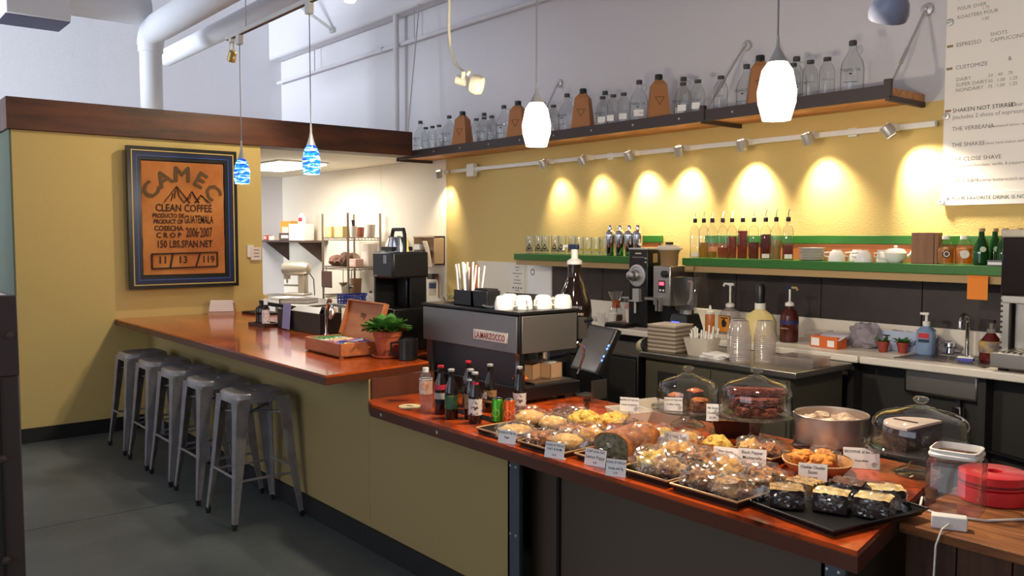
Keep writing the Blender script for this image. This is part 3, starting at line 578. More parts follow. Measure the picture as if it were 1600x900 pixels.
for l, loc, m_, rm in (('slim green fizzy drink can beside the bottles', (-3.075, 2.43, ZL), mat('lime can', (70, 160, 40), .3, .5), mat('lime ring', (170, 210, 110), .5)), ('slim orange fizzy drink can beside the green can', (-3.018, 2.455, ZL), mat('orange can', (222, 90, 30), .3, .5), mat('orange ring', (245, 170, 110), .5))):
    t = T('drink_can', l, 'can', loc, R(35)); MB().lathe([(.02, 0), (.0265, .006), (.0265, .1), (.022, .108), (.02, .108)], n=22).build('can', m_, t); MB().lathe([(.0225, .107), (.0225, .111), (.019, .111), (.018, .108), (0, .108)], n=20).build('lid', chrome, t)
    MB().tube([(.015 * math.cos(a), -.0268 + .0008 * abs(math.sin(a)), .045 + .018 * math.sin(a)) for a in [i * PI / 8 for i in range(17)]], .0014, 5).build('fruit_print', rm, t)
t = T('paper_coaster', 'round pale drink coaster lying at the end of the counter', 'coaster', (-3.63, 2.31, ZL)); MB().lathe([(.055, 0), (.055, .003), (0, .003)], n=28).build('disc', mat('cream card', (226, 206, 160), .8), t); MB().at(0, 0, 0, rz=R(25)).cb(.0, 0, .003, .035, .012, .001).build('print', ink, t)
# ------------------------------------------------------------------ things on the bar
ZB = .95
t = T('napkin_holder', 'stack of napkins in a holder at the wall end of the bar', 'napkin holder', (-7.52, 2.84, ZB), R(62))
MB().frus((.22, .17), (.20, .12), 0, .1).build('holder', mat('tan holder', (176, 138, 116), .6), t)
for i in range(6): MB().at(0, .0, .02 + i * .017, rx=R(-10)).cb(0, 0, 0, .205 - i * .004, .165 - i * .008, .015).build('napkin', pinkp, t)
t = T('flat_tablet', 'flat black folder lying at the back of the bar by the napkins', 'folder', (-7.35, 3.12, ZB), R(5)); MB().box(-.16, .16, -.1, .1, 0, .02).build('cover', black, t, bevel=.004); MB().box(-.15, .15, -.09, .09, .02, .022).build('top_sheet', blackm, t)
t = T('condiment_tray', 'dark tray carrying the two little bottles on the bar', 'tray', (-6.33, 2.72, ZB), R(8)); MB().box(-.11, .11, -.07, .07, 0, .008).box(-.115, .115, -.075, -.068, 0, .03).box(-.115, .115, .068, .075, 0, .03).box(-.115, -.108, -.07, .07, 0, .03).box(.108, .115, -.07, .07, 0, .03).build('tray', mat('tray brown', (58, 34, 26), .4), t)
t = T('syrup_bottle', 'squat dark brown syrup bottle on the bar tray', 'bottle', (-6.375, 2.72, ZB + .009)); MB().lathe([(.045, 0), (.052, .01), (.05, .06), (.055, .1), (.05, .13), (.022, .15), (.02, .165)], n=22).build('bottle', brown_glass, t); MB().lathe([(.022, .16), (.024, .19), (0, .192)], n=14).build('cap', black, t)
t = T('hot_sauce_bottle', 'narrow sauce bottle with printed label and yellow cap on the bar tray', 'bottle', (-6.265, 2.70, ZB + .009)); MB().lathe([(.028, 0), (.03, .01), (.03, .13), (.014, .165), (.013, .19)], n=18).build('bottle', brown_glass, t); MB().lathe([(.0305, .02), (.0305, .125)], n=18, cap=False).build('label', mat('busy label', (226, 208, 204), .6, col2=(150, 60, 60), scale=70, contrast=(.55, .6)), t); MB().lathe([(.015, .15), (.016, .2), (.016, .21)], n=14).build('neck_wrap', paper, t); MB().lathe([(.017, .21), (.017, .24), (0, .24)], n=14).build('cap', gold, t)
t = T('utensil_caddy', 'long black bin of utensils with a card clipped to the front of the bar', 'caddy', (-5.85, 2.80, ZB), R(2))
MB().box(-.3, .36, -.05, .12, 0, .008).box(-.3, .36, -.05, -.042, 0, .15).box(-.3, .36, .112, .12, 0, .15).box(-.3, -.292, -.05, .12, 0, .15).box(.352, .36, -.05, .12, 0, .15).build('bin', black, t, bevel=.003)
MB().at(0, .06, .13, rx=R(25)).box(-.25, .25, -.06, .06, 0, .015).build('lid', silver, t)
MB().at(-.12, -.075, .0, rx=R(-5)).box(-.055, .06, -.002, .002, .01, .2).build('card', mat('lavender card', (150, 144, 186), .5), t); MB().box(-.06, .065, -.09, -.06, 0, .012).build('card_foot', glass, t)
for i, (x, a, l_, m_) in enumerate(((.27, 30, .17, mat('brown handle', (110, 62, 50), .6)), (.33, 48, .12, mat('beige handle', (196, 170, 150), .6)), (.2, 40, .1, black))):
    MB().at(x, .03, .1, ry=R(a)).tube([(0, 0, 0), (0, 0, l_)], [.014, .018], 10).build('handle', m_, t)
t = T('bar_faucet', 'thin curved chrome faucet rising behind the bar bin', 'faucet', (-5.2, 2.66, ZB)); MB().lathe([(.03, 0), (.03, .01), (.016, .02), (.014, .05), (0, .05)], n=18).build('base', chrome, t); MB().tube([(0, 0, .03), (0, 0, .2)] + [(.05 - .05 * math.cos(a), 0, .2 + .05 * math.sin(a)) for a in [i * PI / 8 for i in range(1, 8)]] + [(.1, 0, .18)], .008, 10).build('spout', chrome, t); MB().box(-.16, .02, -.015, .015, 0, .006).build('deck_plate', whitep, t)
# tea box
t = T('tea_box', 'open wooden tea box full of coloured sachets with lid propped up', 'box', (-4.60, 2.45, ZB), R(-2))
tw = mat('light tea box wood', (196, 120, 70), .5, col2=(170, 96, 52), scale=5, stretch=(.6, 4, 4)); hw, hd = .235, .125
MB().box(-hw, hw, -hd, hd, .008, .018).box(-hw, hw, -hd, -hd + .01, .008, .085).box(-hw, hw, hd - .01, hd, .008, .085).box(-hw, -hw + .01, -hd, hd, .008, .085).box(hw - .01, hw, -hd, hd, .008, .085).build('box', tw, t, bevel=.002)
for x in (-hw + .02, hw - .02):
    for y in (-hd + .02, hd - .02): MB().cb(x, y, 0, .02, .02, .009).build('foot', tw, t)
ld = MB().at(0, hd, .085, rx=R(-18)).box(-hw, hw, -.005, .005, 0, .22).box(-hw, hw, -.03, -.005, .21, .22).box(-hw, -hw + .01, -.03, -.005, 0, .21).box(hw - .01, hw, -.03, -.005, 0, .21).build('lid', tw, t, bevel=.002)
txt('my', .06, ink, ld, (-.02, hd + .029, .2007), (PI / 2 - R(18), 0, 0)); txt('teas', .05, ink, ld, (.05, hd + .007, .134), (PI / 2 - R(18), 0, 0))
cols = [(60, 140, 70), (60, 140, 70), (190, 200, 190), (220, 190, 140), (226, 196, 150), (150, 60, 140), (40, 60, 150), (200, 50, 80), (40, 60, 150), (226, 200, 60), (90, 170, 140), (230, 230, 225)]
for i in range(30):
    c_ = cols[min(11, max(0, int((i // 3) + rr.choice((0, 0, 1)))))] if i < 30 else cols[0]
    x = -hw + .03 + (i // 3) * .045; y = -hd + .045 + (i % 3) * .08
    MB().at(x, y, .055, rx=rr.uniform(-.3, .3), ry=rr.uniform(.3, .7), rz=rr.uniform(-.3, .3)).cb(0, 0, 0, .06, .07, .008).build('sachet', mat('sachet %d%d%d' % c_, c_, .4), t)
# plant
def plant(loc, lab, rp, hp, nl, ll, sauc=True, seed=1, name='potted_plant', potm=None):
    t = T(name, lab, 'plant', loc); r_ = random.Random(seed); zb = .014 if sauc else 0
    if sauc: MB().lathe([(rp * .85, 0), (rp * 1.02, .006), (rp * 1.06, .018), (rp * .98, .018), (rp * .9, .01), (0, .01)], n=28).build('saucer', potm or terra, t)
    MB().lathe([(rp * .68, zb), (rp * .92, zb + hp * .78), (rp, zb + hp * .78), (rp * 1.02, zb + hp), (rp * .92, zb + hp), (rp * .88, zb + hp * .85)], n=28, cap=False).lathe([(rp * .68, zb), (0, zb)], n=28).build('pot', potm or terra, t)
    MB().lathe([(rp * .9, zb + hp * .88), (0, zb + hp * .92)], n=20).build('soil', soil, t)
    for i in range(nl):
        a = r_.uniform(0, 2 * PI); el = r_.uniform(.45, 1.4); L_ = ll * r_.uniform(.5, 1.15); w_ = L_ * .24
        d = Vector((math.cos(a) * math.cos(el), math.sin(a) * math.cos(el), math.sin(el))); sd = Vector((-math.sin(a), math.cos(a), 0)); b0 = Vector((math.cos(a) * rp * .4, math.sin(a) * rp * .4, zb + hp * .9))
        def fn(u, v, d=d, sd=sd, b0=b0, L_=L_, w_=w_): return b0 + d * L_ * v + Vector((0, 0, -.35 * L_ * v * v)) + sd * (u - .5) * 2 * w_ * math.sin(PI * min(1, .12 + .88 * v)) + Vector((0, 0, abs(u - .5) * w_ * .6))
        MB().sheet(fn, 2, 5).build('leaf', leaf, t, smooth=60)
    return t
plant((-4.27, 2.57, ZB), 'leafy green plant in a terracotta pot and saucer at the bar end', .083, .14, 150, .14, seed=2)
t = T('dark_mug', 'black travel mug with handle standing at the bar end behind the plant', 'mug', (-4.10, 2.60, ZB)); MB().lathe([(.05, 0), (.054, .005), (.054, .12), (.05, .122), (.049, .02), (0, .02)], n=24).build('body', black, t); MB().at(0, 0, 0, rz=R(-130)).tube([(.05, 0, .1), (.095, 0, .095), (.095, 0, .04), (.05, 0, .03)], .007, 8).build('handle', black, t)
# brewer
t = T('coffee_brewer', 'tall black single cup coffee brewer with lettered base on the bar', 'brewer', (-4.53, 2.83, ZB))
MB().box(-.118, .11, -.13, .12, 0, .26).build('base', black, t, bevel=.008)
MB().box(-.05, .055, -.0, .12, .26, .45).build('column', black, t, bevel=.006)
MB().box(-.118, -.1, -.125, .11, .26, .45).build('side_rail', black, t); MB().box(.09, .108, -.0, .11, .26, .45).build('side_rail', black, t)
MB().box(-.122, .116, -.135, .125, .44, .60).build('head', black, t, bevel=.014)
MB().box(-.07, .05, -.1, .05, .605, .63).build('hopper_collar', black, t)
MB().lathe([(.07, .6), (.062, .66), (.055, .69)], 0, -.02, n=22).build('chamber', chrome, t)
MB().tube([(-.07, -.02, .6), (-.072, -.02, .7), (-.06, -.02, .735), (.06, -.02, .735), (.072, -.02, .7), (.07, -.02, .6)], .012, 8).build('lever', black, t)
txt('trifecta', .085, mat('grey lettering', (150, 148, 146), .5), t, (-.02, -.1315, .175), FACEY)
MB().cb(.03, -.136, .53, .03, .003, .05).build('control_print', mat('grey lettering', (150, 148, 146)), t); MB().cb(-.09, -.136, .45, .05, .002, .008).build('logo_line', mat('grey lettering', (150, 148, 146)), t)
# ------------------------------------------------------------------ kitchen beyond the bar
t = T('prep_table', 'stainless kitchen prep table in front of the kitchen wall', 'table', (-9.2, 4.1, 0))
MB().box(-1.3, .75, -.1, .6, .88, .905).build('top', steel, t, bevel=.004); MB().box(-1.3, .75, -.11, -.1, .86, .9).build('edge', blackm, t)
for x in (-1.22, .68):
    for y in (-.04, .54): MB().tube([(x, y, 0), (x, y, .88)], .02, 8).build('leg', steel, t)
t = T('binder', 'thick closed brown binder lying on the kitchen table', 'binder', (-8.85, 4.2, .9055), R(35)); MB().box(-.17, .17, -.13, .13, 0, .004).box(-.17, .17, -.13, .13, .04, .045).box(-.17, -.16, -.13, .13, 0, .045).build('cover', mat('dark cover', (70, 46, 40), .5), t); MB().box(-.158, .165, -.125, .125, .004, .04).build('pages', paper, t)
t = T('paper_stack', 'low white stack of papers beside the binder', 'papers', (-9.35, 4.3, .9055), R(12)); MB().box(-.17, .17, -.12, .12, 0, .025).build('sheets', paper, t); MB().box(-.165, .17, -.115, .12, .0255, .03).build('top_sheet', laminate, t)
t = T('stand_mixer', 'silver stand mixer against the kitchen wall', 'mixer', (-10.0, 4.68, .905), R(35))
mx_ = mat('mixer silver', (178, 166, 152), .3, .5)
MB().box(-.12, .2, -.11, .11, 0, .03).build('base', mx_, t, bevel=.01); MB().box(.08, .18, -.05, .05, .03, .26).build('column', mx_, t, bevel=.015)
q = MB().at(-.15, 0, .33, ry=PI / 2).lathe([(.04, 0), (.075, .02), (.085, .09), (.085, .3), (.07, .36), (.02, .38)], n=22); q.build('motor_head', mx_, t)
MB().lathe([(.04, .2), (.045, .27), (.02, .3)], -.09, 0, n=16).build('nose', mx_, t); MB().tube([(-.09, 0, .2), (-.09, 0, .15)], .012, 8).build('shaft', steel, t); MB().tube([(.1, .03, .12), (-.16, .05, .12)], .012, 8).build('bowl_arm', mx_, t)
MB().tube([(.2, .03, .28), (.26, .03, .2), (.27, .03, .0)], .007, 6).build('cord', black, t)
t = T('bracket_shelf', 'wall shelf on two dark triangular brackets in the kitchen', 'shelf', (0, 0, 0))
MB().box(-11.75, -10.4, 5.0, 5.365, 1.555, 1.58).build('board', mat('shelf brown', (86, 66, 58), .6), t)
for x in (-11.62, -10.6):
    MB().add([(x, 5.365, 1.555), (x, 5.02, 1.555), (x, 5.365, 1.29), (x + .02, 5.365, 1.555), (x + .02, 5.02, 1.555), (x + .02, 5.365, 1.29)], [(0, 1, 2), (3, 5, 4), (0, 3, 4, 1), (1, 4, 5, 2), (2, 5, 3, 0)]).build('bracket', mat('bracket brown', (74, 52, 46), .6), t, smooth=0)
for i, (x, y, w_, d_, h_, c_, l, c) in enumerate([(-11.6, 5.05, .1, .08, .07, (206, 90, 80), 'small red pack at the end of the bracket shelf', 'pack'), (-11.4, 5.06, .14, .1, .06, (226, 216, 200), 'low cream pack on the bracket shelf', 'pack'), (-11.1, 5.15, .2, .16, .26, (222, 160, 60), 'amber yellow box standing on the bracket shelf', 'box'), (-10.72, 5.14, .26, .2, .22, (240, 238, 234), 'large white carton on the bracket shelf', 'carton'), (-10.98, 5.05, .18, .1, .10, (80, 60, 54), 'dark brown low box on the bracket shelf', 'box')]):
    o = T('shelf_pack', l, c, (x, y, 1.581), R(8 * i)); MB().box(-w_ / 2, w_ / 2, -d_ / 2, d_ / 2, 0, h_).build('body', mat('pack%d' % i, c_, .6), o, bevel=.003); MB().box(-w_ * .3, w_ * .3, -d_ / 2 - .002, -d_ / 2, h_ * .3, h_ * .7).build('label', mat('pack label%d' % i, (240, 226, 206) if i != 3 else (236, 236, 232), .6), o)
o = T('shelf_pack', 'small white pot with red label on top of the white carton', 'pot', (-10.70, 5.14, 1.803)); MB().lathe([(.05, 0), (.055, .02), (.055, .09), (.05, .1), (.03, .12), (.03, .14), (0, .14)], n=18).build('pot', whitep, o); MB().at(0, 0, 0, rz=R(40)).cb(.0, -.055, .03, .05, .004, .05).build('label', red, o)
# wire rack
t = T('wire_rack', 'chrome wire shelving rack crowded with kitchen supplies', 'rack', (0, 0, 0))
x0, x1, y0, y1 = -9.58, -8.95, 4.87, 5.3
for x in (x0, x1):
    for y in (y0, y1): MB().tube([(x, y, 0), (x, y, 1.91)], .0135, 8).build('post', mat('rack chrome', (158, 146, 132), .3, .8), t)
for z in (.93, 1.275, 1.62):
    m_ = MB()
    for y in (y0, y1): m_.tube([(x0, y, z), (x1, y, z)], .006, 6).tube([(x0, y, z - .03), (x1, y, z - .03)], .005, 6)
    for x in (x0, x1): m_.tube([(x, y0, z), (x, y1, z)], .006, 6).tube([(x, y0, z - .03), (x, y1, z - .03)], .005, 6)
    for i in range(19): x = x0 + .03 + i * (x1 - x0 - .06) / 18; m_.tube([(x, y0, z), (x, y1, z)], .003, 4)
    k = 14
    for i in range(k): a = x0 + (x1 - x0) * i / k; m_.tube([(a, y0, z), (a + (x1 - x0) / k * .5, y0, z - .03)], .004, 4)
    for i in range(10): a = y0 + (y1 - y0) * i / 10; m_.tube([(x1, a, z), (x1, a + .02, z - .03)], .004, 4)
    m_.build('wire_shelf', MATS['rack chrome'], t)
rk = random.Random(11)
stuff = [(1.626, 'tan box', (206, 176, 110), .16, .14, .13), (1.626, 'wide tan carton', (214, 186, 120), .2, .14, .13), (1.626, 'white utensil crock', (236, 228, 216), .09, .09, .13), (1.626, 'red brown tin', (150, 86, 62), .1, .1, .12), (1.626, 'pale plastic tub', (220, 206, 190), .12, .12, .15),
         (1.281, 'brown folded bag', (112, 76, 62), .24, .18, .13), (1.281, 'pale folded cloth', (206, 182, 166), .22, .16, .16), (1.281, 'dark brown bag', (98, 66, 54), .2, .16, .17), (1.281, 'white carton', (232, 222, 210), .14, .14, .27), (1.281, 'pink packet', (220, 180, 166), .15, .12, .09),
         (.936, 'cream bowl stack', (226, 214, 196), .16, .16, .12), (.936, 'brown jug', (150, 108, 80), .14, .12, .2)]
xs = {1.626: [-9.5, -9.3, -9.02, -9.16, -8.99], 1.281: [-9.45, -9.43, -9.23, -9.03, -9.05], .936: [-9.4, -9.1]}
ys = {1.626: [4.97, 5.0, 4.98, 5.15, 5.19], 1.281: [5.0, 5.19, 5.0, 5.19, 5.02], .936: [5.1, 5.05]}
cnt = {}
for z, l, c_, w_, d_, h_ in stuff:
    i = cnt.get(z, 0); cnt[z] = i + 1
    lev = {1.626: 'top', 1.281: 'middle', .936: 'lower'}[z]
    o = T('rack_item', '%s on the %s shelf of the wire rack' % (l, lev), 'kitchen supply', (xs[z][i], ys[z][i], z), R(rk.uniform(-12, 12)))
    if 'bag' in l or 'cloth' in l: MB().blob((0, 0, h_ * .45), (w_ * .52, d_ * .52, h_ * .55), 3, .3, 2.2, i + 3, .82).build('cloth', mat(l, c_, .8), o)
    elif 'crock' in l or 'tub' in l or 'bowl' in l or 'jug' in l or 'tin' in l:
        MB().lathe([(w_ * .38, 0), (w_ * .42, .01), (w_ * .5, h_ * .9), (w_ * .52, h_), (w_ * .46, h_), (w_ * .4, h_ * .2), (0, h_ * .2)], n=18).build('vessel', mat(l, c_, .5), o)
        if 'crock' in l:
            for k in range(4): MB().tube([(.0, .01 * k, .05), (rk.uniform(-.04, .04), rk.uniform(-.04, .04), .2)], .008, 6).build('utensil', black, o)
    else: MB().frus((w_, d_), (w_, d_), 0, h_).build('carton', mat(l, c_, .7), o, bevel=.004); MB().box(-w_ * .3, w_ * .3, -d_ / 2 - .002, -d_ / 2, h_ * .25, h_ * .65).build('label', mat(l + ' l', tuple(min(255, v + 18) for v in c_), .7), o)
o = T('baking_pan', 'dark brown rectangular pan hanging under the middle shelf of the wire rack', 'pan', (-9.47, 4.86, 1.02)); MB().box(-.12, .14, -.012, .0, 0, .2).build('pan', mat('pan brown', (74, 48, 40), .5), o, bevel=.01); MB().tube([(0, -.006, .2), (0, -.006, .245)], .005, 6).build('hook', steel, o)
o = T('ladle', 'steel ladle hanging from the wire rack', 'ladle', (-8.93, 4.88, 1.06)); MB().lathe([(0, -.04), (.03, -.03), (.045, 0), (.042, 0), (.0, -.034)], n=16).build('bowl', steel, o); MB().tube([(.03, 0, 0), (.04, 0, .2)], .006, 6).build('handle', steel, o)
o = T('whisk', 'round wire strainer hanging from the wire rack', 'strainer', (-9.06, 4.86, 1.1)); MB().lathe([(.0, -.05), (.04, -.03), (.052, 0), (.048, 0)], n=16).build('bowl', MATS['rack chrome'], o); MB().tube([(0, 0, 0), (0, 0, .15)], .005, 6).build('handle', steel, o)
# second table with crate
t = T('kitchen_counter', 'steel topped kitchen counter under the blue crate', 'counter', (-7.9, 4.55, 0)); MB().box(-.53, .5, -.15, .6, .88, .915).build('top', steel, t, bevel=.006)
for x in (-.48, .45):
    for y in (-.1, .55): MB().tube([(x, y, 0), (x, y, .88)], .02, 8).build('leg', steel, t)
MB().box(-.48, .45, -.1, .55, .25, .27).build('undershelf', steel, t)
t = T('dish_crate', 'blue slatted plastic dish crate on the kitchen counter', 'crate', (-8.14, 4.6, .916), R(4)); hw, hd = .24, .17
q = MB().box(-hw, hw, -hd, hd, 0, .008)
for z in (.02, .055, .085): q.box(-hw, hw, -hd, -hd + .01, z, z + .016).box(-hw, hw, hd - .01, hd, z, z + .016).box(-hw, -hw + .01, -hd, hd, z, z + .016).box(hw - .01, hw, -hd, hd, z, z + .016)
for i in range(9): x = -hw + .005 + i * (2 * hw - .02) / 8; q.box(x, x + .012, -hd, -hd + .01, 0, .1).box(x, x + .012, hd - .01, hd, 0, .1)
for i in range(5): y = -hd + i * (2 * hd - .012) / 4; q.box(-hw, -hw + .01, y, y + .012, 0, .1).box(hw - .01, hw, y, y + .012, 0, .1)
q.build('crate', blue, t)
for i in range(6): MB().lathe([(.03, .01), (.036, .07), (.034, .07), (.028, .015)], -.17 + .07 * i, .03, n=12, cap=False).build('glass', glass, t)
for i, (x, y, l, h_, r_, m_) in enumerate([(-8.33, 5.03, 'tan ceramic canister behind the blue crate', .22, .08, mat('tan ceramic', (176, 130, 96), .4)), (-8.15, 5.06, 'dark red bowl mixer behind the blue crate', .26, .07, mat('dark red', (110, 34, 30), .3)), (-7.95, 5.03, 'round steel kettle behind the blue crate', .2, .1, steel), (-7.72, 5.04, 'cream crock at the right of the kitchen counter', .2, .075, mat('cream crock', (218, 200, 172), .4)), (-7.8, 4.5, 'pale glass jar at the right of the blue crate', .14, .05, plast)]):
    o = T('kitchen_canister', l, 'canister', (x, y, .916)); MB().lathe([(r_ * .8, 0), (r_, .02), (r_, h_ * .7), (r_ * .7, h_ * .85), (r_ * .75, h_ * .88), (r_ * .7, h_)], n=20).build('body', m_, o); MB().lathe([(r_ * .3, h_), (r_ * .25, h_ + .02), (0, h_ + .025)], n=12).build('knob', black, o)
for i, (x, l) in enumerate(((-8.68, 'white squeeze jug with black band above the crate'), (-8.5, 'white squeeze jug with orange band above the crate'))):
    o = T('white_jug', l, 'jug', (x, 5.28, 1.42)); MB().lathe([(.06, 0), (.065, .02), (.065, .12), (.04, .17), (.02, .2)], n=20).build('jug', whitep, o); MB().lathe([(.066, .03), (.066, .05)], n=20, cap=False).build('band', black if i == 0 else mat('orange band', (220, 100, 50), .5), o); MB().lathe([(.025, .2), (.025, .22), (0, .22)], n=12).build('cap', black, o)
tag(MB().box(-8.8, -8.36, 5.2, 5.365, 1.395, 1.419).box(-8.78, -8.76, 5.22, 5.365, 1.3, 1.395).box(-8.4, -8.38, 5.22, 5.365, 1.3, 1.395).build('jug_shelf', laminate), 'small cream shelf on the wall carrying the white jugs', 'shelf')
# wall panel with hoses
t = T('hose_cabinet', 'shallow open wall box with pale hoses at the kitchen corner', 'cabinet', (-7.92, 5.37, 1.33))
MB().box(-.2, .22, -.02, 0, 0, .31).box(-.2, -.185, -.14, 0, 0, .31).box(.205, .22, -.14, 0, 0, .31).box(-.2, .22, -.14, 0, .295, .31).box(-.2, .22, -.14, 0, .0, .012).build('box', mat('pale ply', (206, 176, 140), .6), t)
for i in range(5): MB().tube([(-.05 + .01 * i, -.1, .24), (.03 + .015 * i, -.16, .25), (.11 + .012 * i, -.17, .14), (.16 + .01 * i, -.17, -.02)], .009, 8).build('hose', mat('pale hose', (224, 206, 186), .5), t)
MB().cb(-.12, -.12, .16, .1, .06, .06).build('valve', whitep, t); MB().cb(-.05, -.1, .06, .12, .1, .09).build('meter', mat('meter brown', (90, 62, 50), .6), t)
t = T('water_filter', 'clear water filter canisters with dark and blue caps below the hoses', 'filter', (-7.85, 5.30, .95))
MB().cb(.0, 0, .22, .1, .08, .06).build('head', mat('dark label', (60, 52, 48), .5), t); MB().lathe([(.035, .04), (.04, .06), (.04, .2)], 0, 0, n=16).build('canister', plast, t); MB().lathe([(.042, .12), (.042, .18)], 0, 0, n=16).build('band', mat('slate blue', (76, 88, 130), .5), t)
MB().tube([(.06, 0, .25), (.12, 0, .2), (.12, 0, .02)], .008, 8).build('pipe', mat('rust pipe', (150, 90, 66), .5), t)
t = T('cambro_tub', 'clear square food tub with brown lid behind the coffee machine', 'tub', (-4.6, 3.45, .95)); MB().frus((.2, .2), (.24, .24), 0, .2).build('tub', plast, t); MB().cb(0, 0, .2, .26, .26, .015).build('lid', mat('brown lid', (72, 50, 44), .5), t)
tag(MB().box(-4.95, -4.25, 3.31, 3.7, .90, .949).box(-4.92, -4.88, 3.33, 3.37, 0, .9).box(-4.32, -4.28, 3.33, 3.37, 0, .9).box(-4.92, -4.88, 3.64, 3.68, 0, .9).box(-4.32, -4.28, 3.64, 3.68, 0, .9).build('side_table', blackm), 'small black work table behind the brewer', 'table')
# ------------------------------------------------------------------ back counter
bc = T('back_counter', 'long white topped back counter with dark base under the tiles', 'counter', (0, 0, 0))
for a, b in ((-6.2, -2.622), (-2.612, -.35)):
    MB().box(a, b, 4.78, 5.35, .895, .94).build('worktop', laminate, bc, bevel=.008)
MB().box(-6.2, -.35, 5.335, 5.37, .94, 1.084).build('splash_strip', laminate, bc, bevel=.003)
MB().box(-6.2, -.35, 4.95, 5.0, .08, .895).build('back_panel', mat('dark under counter', (40, 38, 38), .7), bc)
for x in (-6.15, -2.7, -1.95, -.4): MB().box(x - .02, x + .02, 4.85, 4.95, 0, .895).build('post', mat('dark under counter', (40, 38, 38)), bc)
MB().tube([(-2.1, 4.93, .75), (-2.05, 4.9, .5), (-1.3, 4.9, .42)], .012, 8).build('drain_hose', black, bc); MB().lathe([(.03, .6), (.035, .66), (.03, .7)], -2.1, 4.92, n=14).build('drain_trap', chrome, bc)
sk_ = T('sink', 'steel sink basin set into the back counter', 'sink', (-2.2, 5.02, .94))
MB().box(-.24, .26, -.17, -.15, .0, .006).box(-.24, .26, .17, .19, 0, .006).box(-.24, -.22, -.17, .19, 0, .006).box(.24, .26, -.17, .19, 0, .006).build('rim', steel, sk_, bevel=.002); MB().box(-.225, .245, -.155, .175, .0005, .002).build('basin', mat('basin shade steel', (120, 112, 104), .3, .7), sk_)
MB().box(-.2, .22, -.13, .15, -.2, -.046).build('bowl_underside', steel, sk_, bevel=.02)
t = T('faucet', 'chrome gooseneck faucet with two handles behind the sink', 'faucet', (-2.2, 5.25, .94)); MB().box(-.13, .13, -.03, .03, 0, .012).build('deck', chrome, t, bevel=.004)
MB().tube([(0, 0, .01), (0, 0, .2)] + [(0, -.05 + .05 * math.cos(a), .2 + .05 * math.sin(a)) for a in [i * PI / 8 for i in range(1, 9)]] + [(0, -.1, .17)], .012, 12).build('spout', chrome, t)
for x in (-.1, .1): MB().lathe([(.02, .01), (.016, .04), (.03, .05), (.028, .07), (0, .075)], x, 0, n=14).build('handle', chrome, t)
ZC = .9405
def bot(name, lab, cat, loc, prof, m_, extra=(), rz=0):
    t = T(name, lab, cat, loc, rz); MB().lathe(prof, n=22).build('body', m_, t)
    for nm, p, mm in extra: MB().lathe(p, n=18).build(nm, mm, t)
    return t
# chemex, jar, cups, scale
t = T('pour_over_carafe', 'hourglass glass coffee carafe with wooden collar', 'carafe', (-4.93, 5.14, ZC))
MB().lathe([(.0, .002), (.06, 0), (.066, .03), (.05, .1), (.026, .145), (.03, .16), (.068, .25), (.065, .25), (.027, .163), (.022, .145)], n=24, cap=False).build('glass', glass, t); MB().lathe([(.034, .115), (.034, .13), (.032, .148), (.034, .165), (.042, .178)], n=22, cap=False).build('wooden_collar', mat('collar wood', (160, 84, 44), .5), t); MB().lathe([(.055, .01), (.058, .03), (.054, .06), (0, .06)], n=18).build('coffee', mat('coffee', (60, 30, 18), .2), t); MB().tube([(.03, -.02, .145), (.035, -.03, .1), (.03, -.03, .08)], .003, 6).build('tie', black, t)
t = T('berry_jar', 'clear square jar of pink sweets behind the paper cups', 'jar', (-4.79, 5.17, ZC)); MB().lathe([(.045, 0), (.05, .01), (.05, .18), (.045, .2)], n=20, sq=5, cap=False).build('jar', glass, t); MB().lathe([(.044, .005), (.044, .15), (0, .155)], n=16, sq=5).build('sweets', mat('pink sweets', (186, 90, 84), .6, col2=(226, 190, 176), scale=40), t); MB().cb(0, 0, .2, .1, .1, .012).build('lid', silver, t)
for i, (x, y, z, l) in enumerate(((-4.89, 4.93, ZC, 'white paper cup in front of the carafe'), (-4.79, 4.95, ZC, 'white paper cup left of the black scale'), (-4.70, 5.06, ZC, 'taller white paper cup behind the scale'))):
    o = T('paper_cup', l, 'cup', (x, y, z)); k = 1.0 if i < 2 else 1.35; MB().lathe([(.027, 0), (.037, .085 * k), (.039, .087 * k), (.038, .09 * k), (.035, .09 * k), (.026, .005), (0, .005)], n=22).build('cup', whitep, o); MB().lathe([(.039, .086 * k), (.0405, .089 * k), (.038, .092 * k)], n=22, cap=False).build('rim', paper, o)
t = T('kitchen_scale', 'flat black scale on the back counter in front of the grinder', 'scale', (-4.62, 4.86, ZC), R(5)); MB().box(-.1, .1, -.065, .065, 0, .025).build('base', black, t, bevel=.004); MB().box(-.095, .095, -.06, .06, .026, .035).build('plate', mat('scale plate', (60, 44, 38), .4), t, bevel=.003)
t = T('coffee_grinder', 'tall black bulk coffee grinder with round silver dial', 'grinder', (-4.525, 4.96, ZC))
MB().box(-.098, .095, 0, .27, 0, .60).build('body', black, t, bevel=.006); MB().box(-.1, .097, -.002, .272, .6, .612).build('top_cap', silver, t)
q = MB().at(-.005, 0, .40, rx=PI / 2).lathe([(.085, 0), (.085, .012), (.07, .014), (.07, .006), (0, .006)], n=28).build('dial_ring', silver, t); MB().at(-.02, -.005, .40, rx=PI / 2).lathe([(.045, 0), (.045, .03), (.035, .035), (.035, .07), (.026, .075), (0, .076)], n=22).build('dial_knob', steel, t)
MB().box(-.03, .035, -.03, 0, .21, .30).build('chute', silver, t); MB().box(-.06, .045, -.045, 0, .2, .21).build('shelf_tab', silver, t); MB().tube([(-.01, -.02, .2), (-.01, -.02, .11)], .01, 8).build('spout', silver, t)
